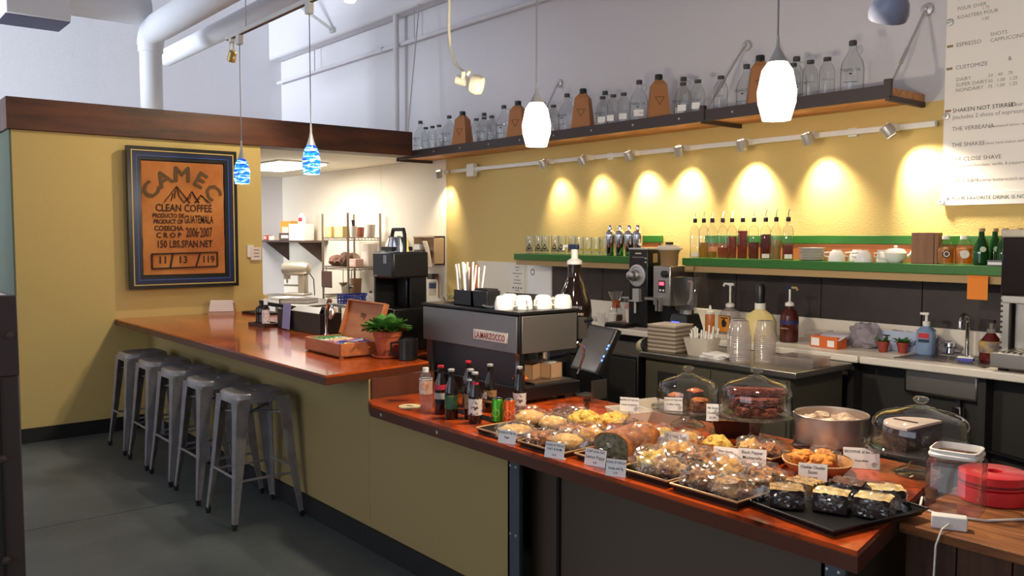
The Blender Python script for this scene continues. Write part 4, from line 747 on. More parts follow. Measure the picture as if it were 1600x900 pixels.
MB().box(-.03, .03, -.002, 0, .565, .575).build('print', cr_ink, t); MB().box(-.06, .06, -.002, 0, .535, .545).build('print', greyink, t); MB().box(.096, .098, .06, .11, .5, .57).build('sticker', tan, t)
for z in (.5, .53): MB().box(.07, .085, -.004, 0, z, z + .008).build('switch', whitep, t)
t = T('hopper_grinder', 'brushed steel espresso grinder with hopper and red display', 'grinder', (-4.275, 4.96, ZC))
MB().box(-.1, .07, 0, .28, .18, .48).build('body', steel, t, bevel=.008); MB().box(-.1, .07, .1, .28, 0, .18).build('lower_body', black, t); MB().box(-.1, .07, -.02, .1, 0, .02).build('foot', black, t)
MB().lathe([(.065, .48), (.07, .57), (.085, .6)], -.01, .08, n=24).build('hopper', mat('smoky hopper', (150, 120, 84), .3), t); MB().lathe([(.095, .6), (.1, .61), (.085, .63), (0, .64)], -.01, .08, n=24).build('hopper_lid', laminate, t); MB().cb(-.01, .08, .64, .05, .03, .018).build('lid_knob', black, t)
MB().at(.02, 0, .42, rx=PI / 2).lathe([(.027, 0), (.027, .02), (0, .022)], n=20).build('dial', black, t); MB().box(-.04, .02, -.004, 0, .28, .37).build('keypad', black, t); MB().box(-.032, .012, -.006, -.004, .335, .36).build('display', mat('red display', (255, 60, 80), .4, emit=3), t)
for x in (-.03, .0): MB().box(x, x + .016, -.007, -.004, .29, .305).build('key', whitep, t)
MB().box(-.11, -.01, -.08, 0, .225, .245).build('dosing_fork', steel, t); MB().box(-.05, -.03, -.03, 0, .14, .225).box(-.02, 0, -.03, 0, .14, .225).build('chute', steel, t)
# blender
t = T('blender', 'black blender with clear square jug and blue lit panel', 'blender', (-4.05, 4.95, ZC))
MB().frus((.2, .2), (.14, .14), 0, .14).build('motor_base', black, t, bevel=.008); MB().at(-.02, -.088, .07, rx=R(-12)).box(-.035, .035, -.004, 0, -.012, .015).build('display', mat('blue display', (60, 80, 255), .4, emit=3), t); MB().cb(.05, -.04, .14, .05, .03, .02).build('lever', silver, t)
MB().lathe([(.055, .16), (.062, .17), (.085, .37), (.088, .40), (.1, .405)], n=24, sq=5, cap=False).build('jug', bglass, t); MB().tube([(.07, -.05, .38), (.12, -.08, .38), (.115, -.08, .26), (.06, -.045, .22)], .01, 8).build('handle', cupplast, t); MB().lathe([(.04, .14), (.045, .165)], n=18).build('coupling', chrome, t)
# squeeze bottle, pumps
bot('squeeze_bottle', 'squeeze bottle of caramel sauce with pointed nozzle', 'bottle', (-3.86, 4.99, ZC), [(.03, 0), (.034, .006), (.034, .14), (.028, .15)], mat('caramel', (190, 112, 56), .35), [('cap', [(.031, .148), (.031, .165), (.014, .172), (.005, .21), (0, .21)], whitep)])
def pumpb(lab, loc, body, w_, h_, square, headm, spoutm, label=None, rz=0, ph=.12):
    t = T('pump_bottle', lab, 'pump bottle', loc, rz)
    MB().lathe([(w_ * .95, 0), (w_, .008), (w_, h_ * .68), (w_ * .8, h_ * .85), (w_ * .4, h_ * .93), (w_ * .38, h_)], n=24, sq=6 if square else 0).build('body', body, t)
    MB().lathe([(w_ * .5, h_), (w_ * .5, h_ + .02), (w_ * .2, h_ + .028), (.007, h_ + .03), (.007, h_ + ph)], n=16).build('pump_stem', whitep, t)
    MB().at(0, 0, h_ + ph).box(-.015, .03, -.01, .01, 0, .02).build('pump_head', headm, t, bevel=.004); MB().tube([(.0, 0, h_ + ph + .012), (-.05, 0, h_ + ph + .012), (-.058, 0, h_ + ph - .005)], .008, 8).build('spout', spoutm, t)
    return t
t = pumpb('square syrup jug with orange black cat label and white pump', (-3.77, 5.1, ZC), cupplast, .062, .2, True, whitep, whitep, rz=R(0), ph=.15)
MB().cb(.0, -.064, .02, .1, .003, .12).build('label_border', black, t); MB().cb(.0, -.066, .024, .092, .003, .112).build('label', mat('amber label', (214, 140, 50), .5), t); MB().at(0, -.068, .085, rx=PI / 2).blob((0, 0, 0), (.022, .028, .002), 2, .6, 2.5, 5).build('label_figure', ink, t); MB().cb(0, -.068, .118, .06, .002, .008).build('label_line', ink, t)
t = T('milk_jug', 'round shouldered jug of creamy yellow sauce with a black pump', 'jug', (-3.45, 5.0, ZC)); MB().lathe([(.1, 0), (.11, .01), (.11, .125), (.085, .17), (.035, .205), (.034, .22)], n=26).build('jug', mat('cream sauce', (226, 206, 140), .35), t); MB().lathe([(.036, .21), (.036, .25), (.03, .25)], n=18).build('collar', whitep, t); MB().lathe([(.03, .25), (.032, .36), (.02, .385), (0, .388)], n=18).build('pump', black, t)
t = pumpb('dark red chocolate sauce bottle with navy and tan pump', (-3.262, 5.06, ZC), mat('red brown sauce', (72, 24, 18), .12), .06, .24, False, navy, tan, rz=R(180), ph=.11)
MB().lathe([(.0612, .12), (.0612, .145)], n=22, cap=False).build('label_band', mat('navy label', (34, 36, 96)), t); txt('GHIRARDELLI', .012, cr_ink, t, (0, .062, .09), (PI / 2, 0, PI))
t = T('small_tray', 'small white tray beneath the squeeze bottle', 'tray', (-3.70, 4.86, ZC), R(-4)); MB().frus((.16, .09), (.18, .11), 0, .02).build('tray', white, t, bevel=.004); MB().frus((.15, .08), (.17, .1), .0205, .021).build('liner', laminate, t)
# containers, boxes, bags
for i, (x, y, l) in enumerate(((-3.12, 5.2, 'clear clamshell container with dark food right of the chocolate sauce'), (-2.96, 5.21, 'clear clamshell container nearest the orange box'))):
    t = T('clamshell', l, 'container', (x, y, ZC), R(5)); MB().frus((.12, .12), (.15, .14), 0, .05).frus((.15, .14), (.13, .12), .052, .08).build('shell', cupplast, t); MB().blob((0, 0, .03), (.05, .05, .025), 2, .3, 3, i, .7).build('food', mat('dark food', (52, 44, 38), .6), t)
t = T('orange_box', 'orange and white carton on the back counter', 'box', (-2.94, 5.0, ZC), R(-6)); MB().box(-.1, .1, -.05, .05, 0, .07).build('carton', mat('orange carton', (216, 104, 44), .6), t, bevel=.002); MB().box(-.09, -.03, -.052, -.05, .01, .06).box(.03, .08, -.052, -.05, .01, .05).build('label', paper, t); MB().at(0, 0, .07, rx=R(18)).box(-.06, .12, -.05, .05, 0, .003).build('flap', mat('lilac paper', (196, 190, 206), .7), t)
for i, (x, y, sx_, sy_, sz_, l) in enumerate(((-2.78, 5.16, .1, .08, .14, 'crumpled clear plastic bag standing beside the orange box'), (-2.60, 5.285, .11, .03, .1, 'slumped grey plastic bag behind the little plants'), (-2.38, 5.29, .12, .03, .07, 'flat grey plastic bag behind the hand sanitiser'), (-1.95, 5.27, .08, .04, .12, 'crumpled brown paper bag beside the steel machine'))):
    bagm = clear('bag film', (214, 208, 216), .2, .9, 1.5, .6) if i < 3 else mat('tan bag', (170, 146, 122), .8)
    t = T('plastic_bag', l, 'bag', (x, y, ZC)); MB().blob((0, 0, sz_ * .5), (sx_, sy_, sz_ * .62), 3, .55, 2.6, i + 9, .8).build('bag', bagm, t, smooth=0); MB().blob((0, 0, sz_ * .42), (sx_ * .7, sy_ * .7, sz_ * .4), 2, .3, 2.5, i, .8).build('contents', mat('bag contents', (190, 182, 186), .8) if i < 3 else tan, t)
plant((-2.61, 5.06, ZC), 'tiny succulent in a small red plastic pot, left of the pair', .036, .065, 12, .06, False, 4, potm=mat('red pot', (150, 58, 46), .5))
plant((-2.51, 5.10, ZC), 'tiny bushy plant in a small red plastic pot, right of the pair', .036, .065, 26, .055, False, 7, potm=mat('red pot', (150, 58, 46)))
t = T('lettered_card', 'folded pale blue card with black lettering behind the little plants', 'card', (-2.55, 5.18, ZC), R(6)); MB().at(0, 0, 0, rx=R(-10)).box(-.14, .14, -.002, .002, 0, .12).build('card', mat('pale blue card', (176, 188, 214), .7), t); txt('T', .08, ink, t, (-.1, -.008, .04), (PI / 2 - R(10), 0, 0)); txt('ISLAY', .06, mat('blue ink', (50, 60, 120), .7), t, (.06, -.008, .035), (PI / 2 - R(10), 0, 0)); MB().box(-.14, .14, 0, .05, 0, .003).build('foot', paper, t)
t = T('hand_sanitizer', 'clear blue hand sanitiser bottle with white pump by the sink', 'bottle', (-2.40, 5.16, ZC), R(10)); MB().lathe([(.046, 0), (.05, .008), (.05, .14), (.03, .16), (.018, .17)], n=22, sq=4).build('bottle', mat('sanitizer blue', (150, 180, 220), .15, trans=.3), t); MB().lathe([(.02, .168), (.022, .195), (.008, .2), (.008, .235)], n=14).build('pump_stem', whitep, t); MB().box(-.035, .015, -.012, .012, .235, .25).build('pump_head', whitep, t, bevel=.003); MB().cb(0, -.0505, .1, .06, .002, .03).build('red_label', red, t); MB().cb(0, -.0505, .075, .06, .002, .018).build('blue_label', navy, t)
t = T('dish_soap', 'rounded soap pump bottle with red liquid and blue label', 'bottle', (-2.02, 5.12, ZC)); MB().lathe([(.05, 0), (.058, .01), (.055, .06), (.06, .11), (.03, .15), (.02, .165)], n=22).build('bottle', mat('red soap', (120, 40, 40), .1, trans=.4), t); MB().lathe([(.0605, .055), (.0615, .11), (.055, .12)], n=22, cap=False).build('label', mat('soap label', (60, 80, 120), .5, col2=(200, 160, 60), scale=18), t); MB().lathe([(.022, .16), (.022, .185), (.008, .19), (.008, .22)], n=14).build('pump_stem', cupplast, t); MB().box(-.035, .018, -.014, .014, .22, .236).build('pump_head', black, t)
t = T('sponge', 'small blue sponge on the sink edge', 'sponge', (-2.10, 5.0, .947), R(12)); MB().box(-.04, .04, -.025, .025, 0, .018).build('foam', mat('sponge blue', (90, 100, 190), .9), t, bevel=.004); MB().box(-.04, .04, -.025, .025, .0185, .024).build('scourer', paper, t)
# dispenser at the right edge
t = T('drink_dispenser', 'steel drink machine with dark tank at the right edge', 'dispenser', (-1.65, 4.98, ZC))
MB().box(-.24, .2, -.2, .2, .02, .1).build('tray_base', steel, t, bevel=.006); MB().box(-.2, .2, 0, .2, .1, .39).build('body', steel, t, bevel=.006); MB().box(-.24, -.21, -.05, .09, .1, .41).build('side_plate', steel, t)
for i in range(13): MB().box(-.255, -.24, -.04, -.03, .03 + i * .028, .045 + i * .028).build('vent_tooth', steel, t)
g = MB()
for i in range(14): g.box(-.2 + i * .028, -.185 + i * .028, -.19, -.01, .1, .108)
g.build('drip_grille', steel, t); MB().box(-.19, .2, -.2, .09, .36, .4).build('shoulder', steel, t, bevel=.004); MB().box(-.2, .2, -.2, .09, .40, .70).build('tank', mat('dark tank', (30, 20, 18), .12), t, bevel=.01); MB().box(-.205, .2, -.205, .095, .70, .74).build('tank_lid', plast, t, bevel=.008); MB().box(-.05, .03, -.14, -.1, .24, .36).build('spout', steel, t)
for x in (-.2, .16): MB().cb(x, -.12, 0, .04, .04, .02).build('foot', blackm, t)
# ------------------------------------------------------------------ green wall shelves
gs = T('green_shelf', 'short green shelf of glasses and shakers left of the grinders', 'shelf', (0, 0, 0))
g2 = T('green_shelf', 'long green shelf of syrup bottles right of the grinders', 'shelf', (0, 0, 0))
for p, a, b in ((gs, -6.18, -4.70), (g2, -4.195, -.5)):
    MB().box(a, b, 5.08, 5.372, 1.425, 1.48).build('board', green, p, bevel=.003); MB().box(a + .01, b - .01, 5.10, 5.372, 1.378, 1.4245).build('cleat', tan, p)
    MB().box(max(a, -5.0), b if p is g2 else -4.63, 5.345, 5.3715, 1.592, 1.648).build('back_rail', green, p, bevel=.003); MB().box(max(a, -5.0), b if p is g2 else -4.66, 5.352, 5.3715, 1.481, 1.591).build('back_board', orangewood, p)
MB().box(-4.16, -4.08, 5.07, 5.079, 1.39, 1.42).build('tape_label', tan, g2)
ZG = 1.481
def glassT():
    t = T('logo_glass', 'x', 'glass', group='drinking glasses on the short green shelf')
    MB().lathe([(.0, .004), (.032, .0), (.034, .01), (.038, .165), (.036, .165), (.031, .014), (0, .014)], n=20, cap=False).build('tumbler', bglass, t)
    q = MB(); tri = [(0, .09), (-.028, .03), (.028, .03)]
    for i in range(3): a, b = tri[i], tri[(i + 1) % 3]; q.tube([(a[0], -.037 + .004 * (abs(a[0]) > 0), a[1]), (b[0], -.037 + .004 * (abs(b[0]) > 0), b[1])], .0035, 5)
    q.box(-.012, .012, -.0375, -.0355, .04, .055).build('triangle_logo', ink, t); return t
def tumT():
    t = T('tumbler_glass', 'x', 'glass', group='drinking glasses on the short green shelf')
    MB().lathe([(.0, .004), (.034, .0), (.036, .012), (.041, .15), (.039, .15), (.033, .015), (0, .015)], n=20, cap=False).build('tumbler', bglass, t); MB().lathe([(.041, .147), (.042, .15), (.039, .152)], n=20, cap=False).build('rim', bglass, t)
    MB().lathe([(.0372, .04), (.0376, .055)], n=20, cap=False).build('band', mat('yellow band', (206, 190, 90), .5), t); return t
l0 = glassT(); u0 = tumT()
for i, x in enumerate((-6.05, -5.945, -5.83, -5.72, -5.61, -5.50)):
    g = l0 if i == 0 else dup(l0); g.location = (x, 5.16 + .02 * (i % 2), ZG); g.rotation_euler = (0, 0, R(45 - i * 3)); g['label'] = 'tumbler with black triangle logo, %s from the left on the short green shelf' % ORD[i]
for i, x in enumerate((-5.39, -5.29, -5.19, -5.10)):
    g = u0 if i == 0 else dup(u0); g.location = (x - .01, 5.17, ZG); g['label'] = 'plain clear tumbler with yellow band, %s plain one from the left' % ORD[i]
def shaker():
    t = T('cocktail_shaker', 'x', 'shaker', group='steel cocktail shakers')
    MB().lathe([(.028, 0), (.032, .006), (.042, .11), (.044, .165)], n=24).build('cup', chrome, t); MB().lathe([(.0445, .163), (.045, .172), (.04, .19), (.026, .208), (.018, .214)], n=24).build('strainer_top', chrome, t); MB().lathe([(.019, .212), (.021, .24), (.017, .25), (0, .252)], n=18).build('cap', chrome, t); return t
s1 = shaker()
for i, x in enumerate((-5.0, -4.905, -4.815, -4.735)):
    g = s1 if i == 0 else dup(s1); g.location = (x, 5.14 + .015 * i, ZG); g['label'] = 'tall steel cocktail shaker, %s from the left beside the grinder' % ORD[i]
lv = [((240, 240, 220), .02, 'almost empty'), ((206, 170, 60), .115, 'yellow'), ((206, 180, 70), .05, 'pale yellow'), ((190, 110, 56), .08, 'light amber'), ((176, 92, 40), .16, 'amber'), ((170, 62, 20), .2, 'deep amber'), ((150, 66, 30), .12, 'brown amber'), ((140, 44, 30), .175, 'red'), ((206, 186, 130), .14, 'pale cream'), ((170, 90, 60), .1, 'half full reddish')]
for i, (x, (c_, h_, nm)) in enumerate(zip((-4.15, -4.075, -3.99, -3.905, -3.815, -3.73, -3.63, -3.54, -3.45, -3.362), lv)):
    t = T('syrup_bottle', 'clear syrup bottle with metal pourer, %s of ten from the left, %s syrup' % (ORD[i], nm), 'bottle', (x, 5.17 + .01 * (i % 2), ZG), R(38), group='syrup bottles with pourers')
    MB().lathe([(.032, 0), (.035, .006), (.035, .2), (.028, .222), (.013, .24), (.013, .265)], n=18, sq=5 if i not in (2, 8) else 0, cap=False).build('bottle', bglass, t)
    sm = clear('syrup %s' % nm, c_, .1, .6, 1.3, .55); MB().lathe([(.031, .004), (.032, .008), (.032, h_), (0, h_)], n=16, sq=5 if i not in (2, 8) else 0).build('syrup', sm, t)
    MB().lathe([(.014, .262), (.016, .268), (.016, .29), (.01, .295)], n=12).build('stopper', black, t); MB().tube([(0, 0, .29), (.002, 0, .33), (.01, 0, .345)], .0035, 6).build('pourer', chrome, t)
    if i in (0, 7, 9): MB().cb(0, -.036, .01, .05, .002, .03).build('label', laminate, t)
for i in range(8):
    o = tag(MB().lathe([(.06, 0), (.085, .008), (.088, .0105), (.06, .006), (0, .006)], n=28).build('saucer', white), 'white saucer, %s from the bottom of the stack on the green shelf' % ORD[i], 'saucer', 'stacked saucers on the green shelf', loc=(-3.19, 5.2, ZG + .0108 * i))
def tcup():
    t = T('coffee_cup', 'x', 'cup', group='upturned cups on the green shelf')
    MB().lathe([(.052, 0), (.053, .004), (.05, .03), (.04, .06), (.028, .07), (.027, .076), (.024, .076), (.023, .071), (0, .071)], n=24).build('cup_body', white, t); MB().tube([(-.048, 0, .03), (-.075, 0, .035), (-.078, 0, .055), (-.04, 0, .06)], .005, 8).build('handle', white, t); return t
t0 = tcup()
for i, (x, y) in enumerate(((-2.99, 5.16), (-2.91, 5.27), (-2.80, 5.15), (-2.72, 5.26))):
    g = t0 if i == 0 else dup(t0); g.location = (x, y, ZG); g.rotation_euler = (0, 0, R(35 + 10 * i)); g['label'] = 'upturned white coffee cup, %s from the left beside the saucers' % ORD[i]
t = T('teapot', 'small white teapot with lid knob on the green shelf', 'teapot', (-2.615, 5.19, ZG), R(40)); MB().lathe([(.035, 0), (.04, .004), (.062, .03), (.066, .06), (.055, .075)], n=26).build('pot', white, t); MB().lathe([(.056, .075), (.045, .085), (.012, .09), (.008, .096), (.014, .104), (0, .108)], n=22).build('lid', white, t); MB().tube([(.055, 0, .03), (.085, 0, .05), (.1, 0, .08)], [.014, .01, .007], 10).build('spout', white, t); MB().tube([(-.058, 0, .07), (-.1, 0, .075), (-.1, 0, .03), (-.06, 0, .025)], .007, 8).build('handle', white, t)
t = T('wooden_holder', 'upright brown wooden box on the green shelf', 'holder', (-2.43, 5.2, ZG), R(12)); wm = mat('walnut', (146, 98, 62), .55, col2=(120, 76, 46), scale=4, stretch=(4, 4, .5)); MB().box(-.075, .05, -.05, .05, 0, .185).build('front', wm, t, bevel=.002); MB().box(.052, .075, -.05, .05, 0, .184).build('side_board', wm, t, bevel=.002)
for i, (x, y, l) in enumerate(((-2.305, 5.17, 'clear jug bottle of amber juice with round logo, left one'), (-2.207, 5.18, 'clear jug bottle of amber juice with white cap, right one'))):
    t = T('juice_bottle', l, 'bottle', (x, y, ZG), R(30)); MB().lathe([(.042, 0), (.046, .01), (.046, .09), (.036, .12), (.02, .14), (.018, .15)], n=22, cap=False).build('bottle', glass, t); MB().lathe([(.043, .005), (.043, .092), (.0, .1)], n=18).build('juice', clear('amber juice', (222, 160, 70), .1, .6, 1.3, .6), t); MB().lathe([(.021, .146), (.021, .166), (0, .167)], n=14).build('cap', whitep, t)
    MB().at(0, -.0465, .06, rx=PI / 2).lathe([(.024, 0), (.024, .001), (0, .0015)], n=20).build('round_label', mat('juice label', (90, 62, 44), .6) if i == 0 else laminate, t); MB().at(0, -.048, .06, rx=PI / 2).lathe([(.012, 0), (.016, .0005), (.016, 0)], n=18, cap=False).build('label_ring', paper, t)
for i, (x, y) in enumerate(((-2.10, 5.15), (-2.08, 5.28), (-1.98, 5.16), (-1.95, 5.28))):
    t = T('green_bottle', 'green glass sparkling water bottle, %s of the four at the shelf end' % ('front left', 'back left', 'front right', 'back right')[i], 'bottle', (x, y, ZG), R(35), group='green bottles at the shelf end'); MB().lathe([(.034, 0), (.042, .01), (.044, .06), (.034, .12), (.016, .165), (.014, .195)], n=22).build('bottle', green_glass, t); MB().lathe([(.017, .19), (.017, .208), (0, .209)], n=14).build('cap', tan, t); MB().at(0, -.042, .09, rx=PI / 2 + R(-14)).lathe([(.016, 0), (.016, .001), (0, .001)], n=16).build('label', mat('pale green label', (206, 216, 186), .5), t)
t = T('card_box', 'small grey card box lying before the green bottles', 'box', (-1.99, 5.105, ZG)); MB().box(-.05, .06, -.02, .02, 0, .03).build('box', mat('grey card box', (110, 112, 126), .6), t); MB().box(-.045, .05, -.0215, -.02, .006, .02).build('label', paper, t)
t = T('sticky_note', 'bright orange sticky note under the green shelf', 'note', (-2.08, 5.07, 1.35), rot=FACEY); MB().box(-.055, .055, -.06, .075, 0, .0012).build('paper', mat('neon orange', (236, 136, 40), .7), t); MB().box(-.05, .05, .06, .075, .0012, .002).build('gummed_strip', mat('neon orange edge', (226, 126, 36), .7), t)
# notices on the white sheet
t = T('paper_notice', 'long printed paper notice on the white wall sheet', 'notice', (-6.46, 5.355, 1.24), rot=FACEY); MB().box(-.115, .115, -.2, .12, 0, .002).build('sheet', laminate, t)
for y, w_ in ((.095, .03), (.065, .02), (.035, .07), (.005, .025), (-.03, .05), (-.06, .06), (-.13, .03), (-.16, .02)): MB().box(-w_, w_, y, y + .007, .002, .003).build('writing', greyink, t)
for x in (-.06, -.02, .02, .06): MB().box(x - .008, x + .008, -.11, -.095, .002, .003).build('icon', ink, t)
t = T('wall_sheet_sign', 'plain white sheet with small dark logo beside the tiles', 'sign', (-6.13, 5.355, 1.19), rot=FACEY); MB().box(-.17, .16, -.25, .17, 0, .002).build('sheet', paper, t); MB().lathe([(.03, 0), (.03, .001), (.022, .001)], -.1, .11, .002, n=18, cap=False).build('logo', ink, t)
# ------------------------------------------------------------------ steel work table in the aisle
t = T('steel_worktable', 'steel topped dark cabinet between the counters', 'cabinet', (0, 0, 0))
MB().box(-3.77, -2.63, 4.15, 4.74, .865, .9).build('top', steel, t, bevel=.004); MB().box(-3.74, -2.68, 4.18, 4.72, .06, .865).build('body', mat('cabinet olive grey', (76, 72, 60), .5), t)
for a, b in ((-3.72, -3.22), (-3.2, -2.7)): d_ = MB().box(a, b, 4.165, 4.18, .1, .84).build('door', mat('cabinet olive grey', (76, 72, 60)), t, bevel=.003); MB().box(a + .1, b - .25, 4.158, 4.166, .7, .79).build('pull', blackm, d_)
for x in (-3.7, -2.72): MB().cb(x, 4.25, 0, .04, .04, .06).build('foot', blackm, t)
t = T('black_fridge', 'black low fridge beside the steel topped cabinet', 'fridge', (-4.16, 4.45, 0)); MB().box(-.36, .36, -.28, .28, .02, .86).build('body', black, t, bevel=.008); dd = MB().box(-.35, .35, -.3, -.281, .06, .84).build('door', blackm, t, bevel=.004); MB().box(-.33, -.3, -.33, -.3, .4, .75).build('handle', black, dd)
for i in range(14):
    tag(MB().frus((.2, .19), (.22, .21), 0, .0125).build('paper_tray', laminate if i % 2 else mat('grey tray', (140, 126, 110), .6)), 'square paper tray, %s from the bottom of the stack on the steel table' % ORD[i], 'tray', 'stacked paper trays', loc=(-3.64, 4.3, .9005 + i * .0128), rz=R(4 + (i * 7) % 4))
t = T('cutlery_tub', 'clear tub of white plastic cutlery on the steel table', 'tub', (-3.40, 4.32, .9005), R(6)); MB().frus((.13, .11), (.18, .15), 0, .11).build('tub', plast, t)
for i in range(26): x = rk.uniform(-.055, .055); y = rk.uniform(-.04, .04); MB().tube([(x, y, .03), (x * 1.35 + rk.uniform(-.02, .02), y * 1.2, rk.uniform(.13, .19))], .006, 5).build('cutlery', whitep, t)
t = T('folded_towel', 'folded white paper towel on the steel table', 'towel', (-3.27, 4.30, .9005), R(-8)); MB().blob((0, 0, .015), (.11, .07, .02), 3, .3, 2, 2, .7).build('towel', paper, t); MB().box(-.09, .08, -.06, .05, .0, .008).build('under_fold', paper, t)
def cupstack(h, k=1.24):
    t = T('cup_stack', 'x', 'cup stack', group='sleeves of plastic cups'); n = 12
    MB().lathe([(.048 * k, 0), (.05 * k, .01), (.05 * k, h - .08), (.047 * k, h - .075), (.036 * k, h), (0, h)], n=26).build('sleeve', cupplast, t)
    for i in range(n): MB().lathe([(.0505 * k, .012 + i * (h - .1) / n), (.052 * k, .015 + i * (h - .1) / n), (.0505 * k, .02 + i * (h - .1) / n)], n=24, cap=False).build('cup_rim', cupplast, t)
    return t
ks = cupstack(.245)
for i, (x, y, l) in enumerate(((-3.17, 4.37, 'leftmost upturned sleeve of clear plastic cups on the steel table'), (-3.075, 4.265, 'middle upturned sleeve of clear plastic cups, nearest the front'), (-2.985, 4.38, 'rightmost upturned sleeve of clear plastic cups on the steel table'))):
    g = ks if i == 0 else dup(ks); g.location = (x, y, .9005); g['label'] = l
t = T('lid_pile', 'low pile of clear plastic lids at the end of the steel table', 'lids', (-2.775, 4.44, .9005), R(3))
for i in range(5): MB().frus((.24, .2), (.25, .21), .011 * i, .011 * i + .008).build('lid', cupplast, t)
t = T('milk_pitcher', 'glass milk bottle lying on its side under the counter edge', 'bottle', (-3.86, 4.28, .86)); q = MB().at(0, 0, .05, rx=R(75), rz=R(60)).lathe([(.045, 0), (.05, .01), (.05, .08), (.046, .1)], n=22).build('body', mat('milk glass', (206, 196, 150), .25), t); MB().at(0, 0, .05, rx=R(75), rz=R(60)).lathe([(.047, .1), (.047, .13), (0, .13)], n=20).build('dark_band', black, t)
# ------------------------------------------------------------------ pastries
def food(nm, a, b, sc=30, bump=.8, rough=.75): return mat(nm, a, rough, col2=b, scale=sc, bump=bump, bscale=sc * 2.2, contrast=(.4, .62))
dough = food('golden dough', (222, 176, 96), (170, 104, 44)); sugar = food('sugar cookie', (222, 182, 110), (196, 142, 74), 22, .5); oat = food('oat cookie', (198, 124, 62), (112, 58, 28), 45); choc = food('choc chunk', (200, 140, 80), (64, 30, 18), 34)
berry = food('berry scone', (206, 160, 100), (86, 40, 52), 26); cheese = food('cheddar scone', (226, 150, 60), (170, 84, 26), 24); brownie = food('brownie', (58, 34, 26), (34, 20, 16), 40, .5); lemon = food('lemon crumb', (232, 200, 96), (190, 136, 50), 30); bran = food('dark bran', (112, 62, 36), (62, 32, 20), 40)
cream_t = food('cream cheese top', (226, 204, 150), (170, 130, 70), 18, .4); oattop = food('oat topping', (196, 160, 104), (130, 92, 50), 50); greyloaf = food('grey green crumb', (126, 120, 92), (80, 74, 54), 60, .4); crust = food('brown crust', (170, 100, 46), (116, 60, 26), 24, .5); brun = food('biscotti', (122, 56, 38), (70, 30, 22), 40)
pr = random.Random(21)
def wrap(t, r, h, seed, zc=None, rx=None):
    rx = rx or r; zc = zc or h * .55
    q = MB().blob((0, 0, 0), (1, 1, 1), 4, .22, 2.6, seed); off = Vector((seed, seed * 2.1, 0))
    for k, v in enumerate(q.v):
        n_ = 1 + .16 * abs(noise.noise(v * 5 + off)) + .10 * noise.noise(v * 11 + off); v = v * n_; v.z = max(v.z, -.76)
        q.v[k] = Vector((v.x * rx * 1.13, v.y * r * 1.13, zc + v.z * h * .7))
    q.build('wrapper', film, t, smooth=0)
    a = pr.uniform(0, 2 * PI); ca, sa = math.cos(a), math.sin(a)
    def fan(u, v, rs=random.Random(seed)):
        k = (u - .5) * (.4 + 1.2 * v) * r * 1.5; f_ = r * (1.0 + .55 * v); z = max(.004, h * .5 + (.22 * h if int(u * 12) % 2 else -.12 * h) * (.4 + v) + rs.uniform(-.1, .1) * h)
        return (ca * f_ - sa * k, sa * f_ + ca * k, z)
    MB().sheet(fan, 12, 3).build('wrapper_end', film, t, smooth=0)
def pastry(name, lab, x, y, z, kind, m_, r, h, rz=0, seed=0, film_on=True, top=None, d=None):
    t = T(name, lab, 'pastry', (x, y, z), R(rz), group='pastries on the counter')
    if kind == 'cookie': MB().blob((0, 0, h * .5), (r, r, h * .5), 3, .16, 3.2, seed, .9).build('cookie', m_, t, smooth=60)
    elif kind == 'scone':
        MB().blob((0, 0, h * .45), (r, r * .85, h * .6), 3, .42, 2.3, seed, .72).build('scone', m_, t, smooth=60)
        for i in range(4): MB().blob((pr.uniform(-.5, .5) * r, pr.uniform(-.45, .45) * r, h * .8), (r * .3, r * .3, h * .25), 2, .4, 3, seed + i).build('crumb', m_, t, smooth=60)
    elif kind == 'bar':
        d = d or r * .8; MB().frus((2 * r, 2 * d), (1.94 * r, 1.94 * d), 0, h).build('slab', m_, t, bevel=.004)
        if top: MB().sheet(lambda u, v: ((u - .5) * 1.95 * r, (v - .5) * 1.95 * d, h + .003 + .012 * abs(noise.noise((u * 4 + seed, v * 4, 0)))), 8, 8).build('topping', top, t, smooth=60)
    elif kind == 'loaf':
        d = d or r; n = 12; prof = [(-.5, 0)] + [(-.5 * math.cos(PI * i / n) * (1.0 + .05 * math.sin(PI * i / n)), .62 + .38 * math.sin(PI * i / n)) for i in range(n + 1)] + [(.5, 0)]
        pts = [(p[0] * 2 * r, p[1] * h) for p in prof]; q = MB().at(0, 0, 0, rx=PI / 2); q.prism(pts, -d, d); q.build('loaf', m_, t, smooth=40)
        MB().at(0, -d - .0005, 0, rx=PI / 2).prism([(a * .93, b * .94 + .003) for a, b in pts], -.001, .002).build('cut_face', top or m_, t)
    elif kind == 'muffin':
        MB().lathe([(r * .62, 0), (r * .85, h * .5)], n=20).build('paper_case', bran, t); MB().blob((0, 0, h * .62), (r, r, h * .42), 3, .22, 3, seed).build('muffin_top', m_, t, smooth=60)
    if film_on: wrap(t, max(r, d or 0) if kind in ('bar', 'loaf') else r, h, seed + 40, rx=r)
    return t
tray_m = mat('dark baking tray', (58, 44, 38), .4, .5); rimm = mat('tray rim', (196, 156, 112), .4, .5)
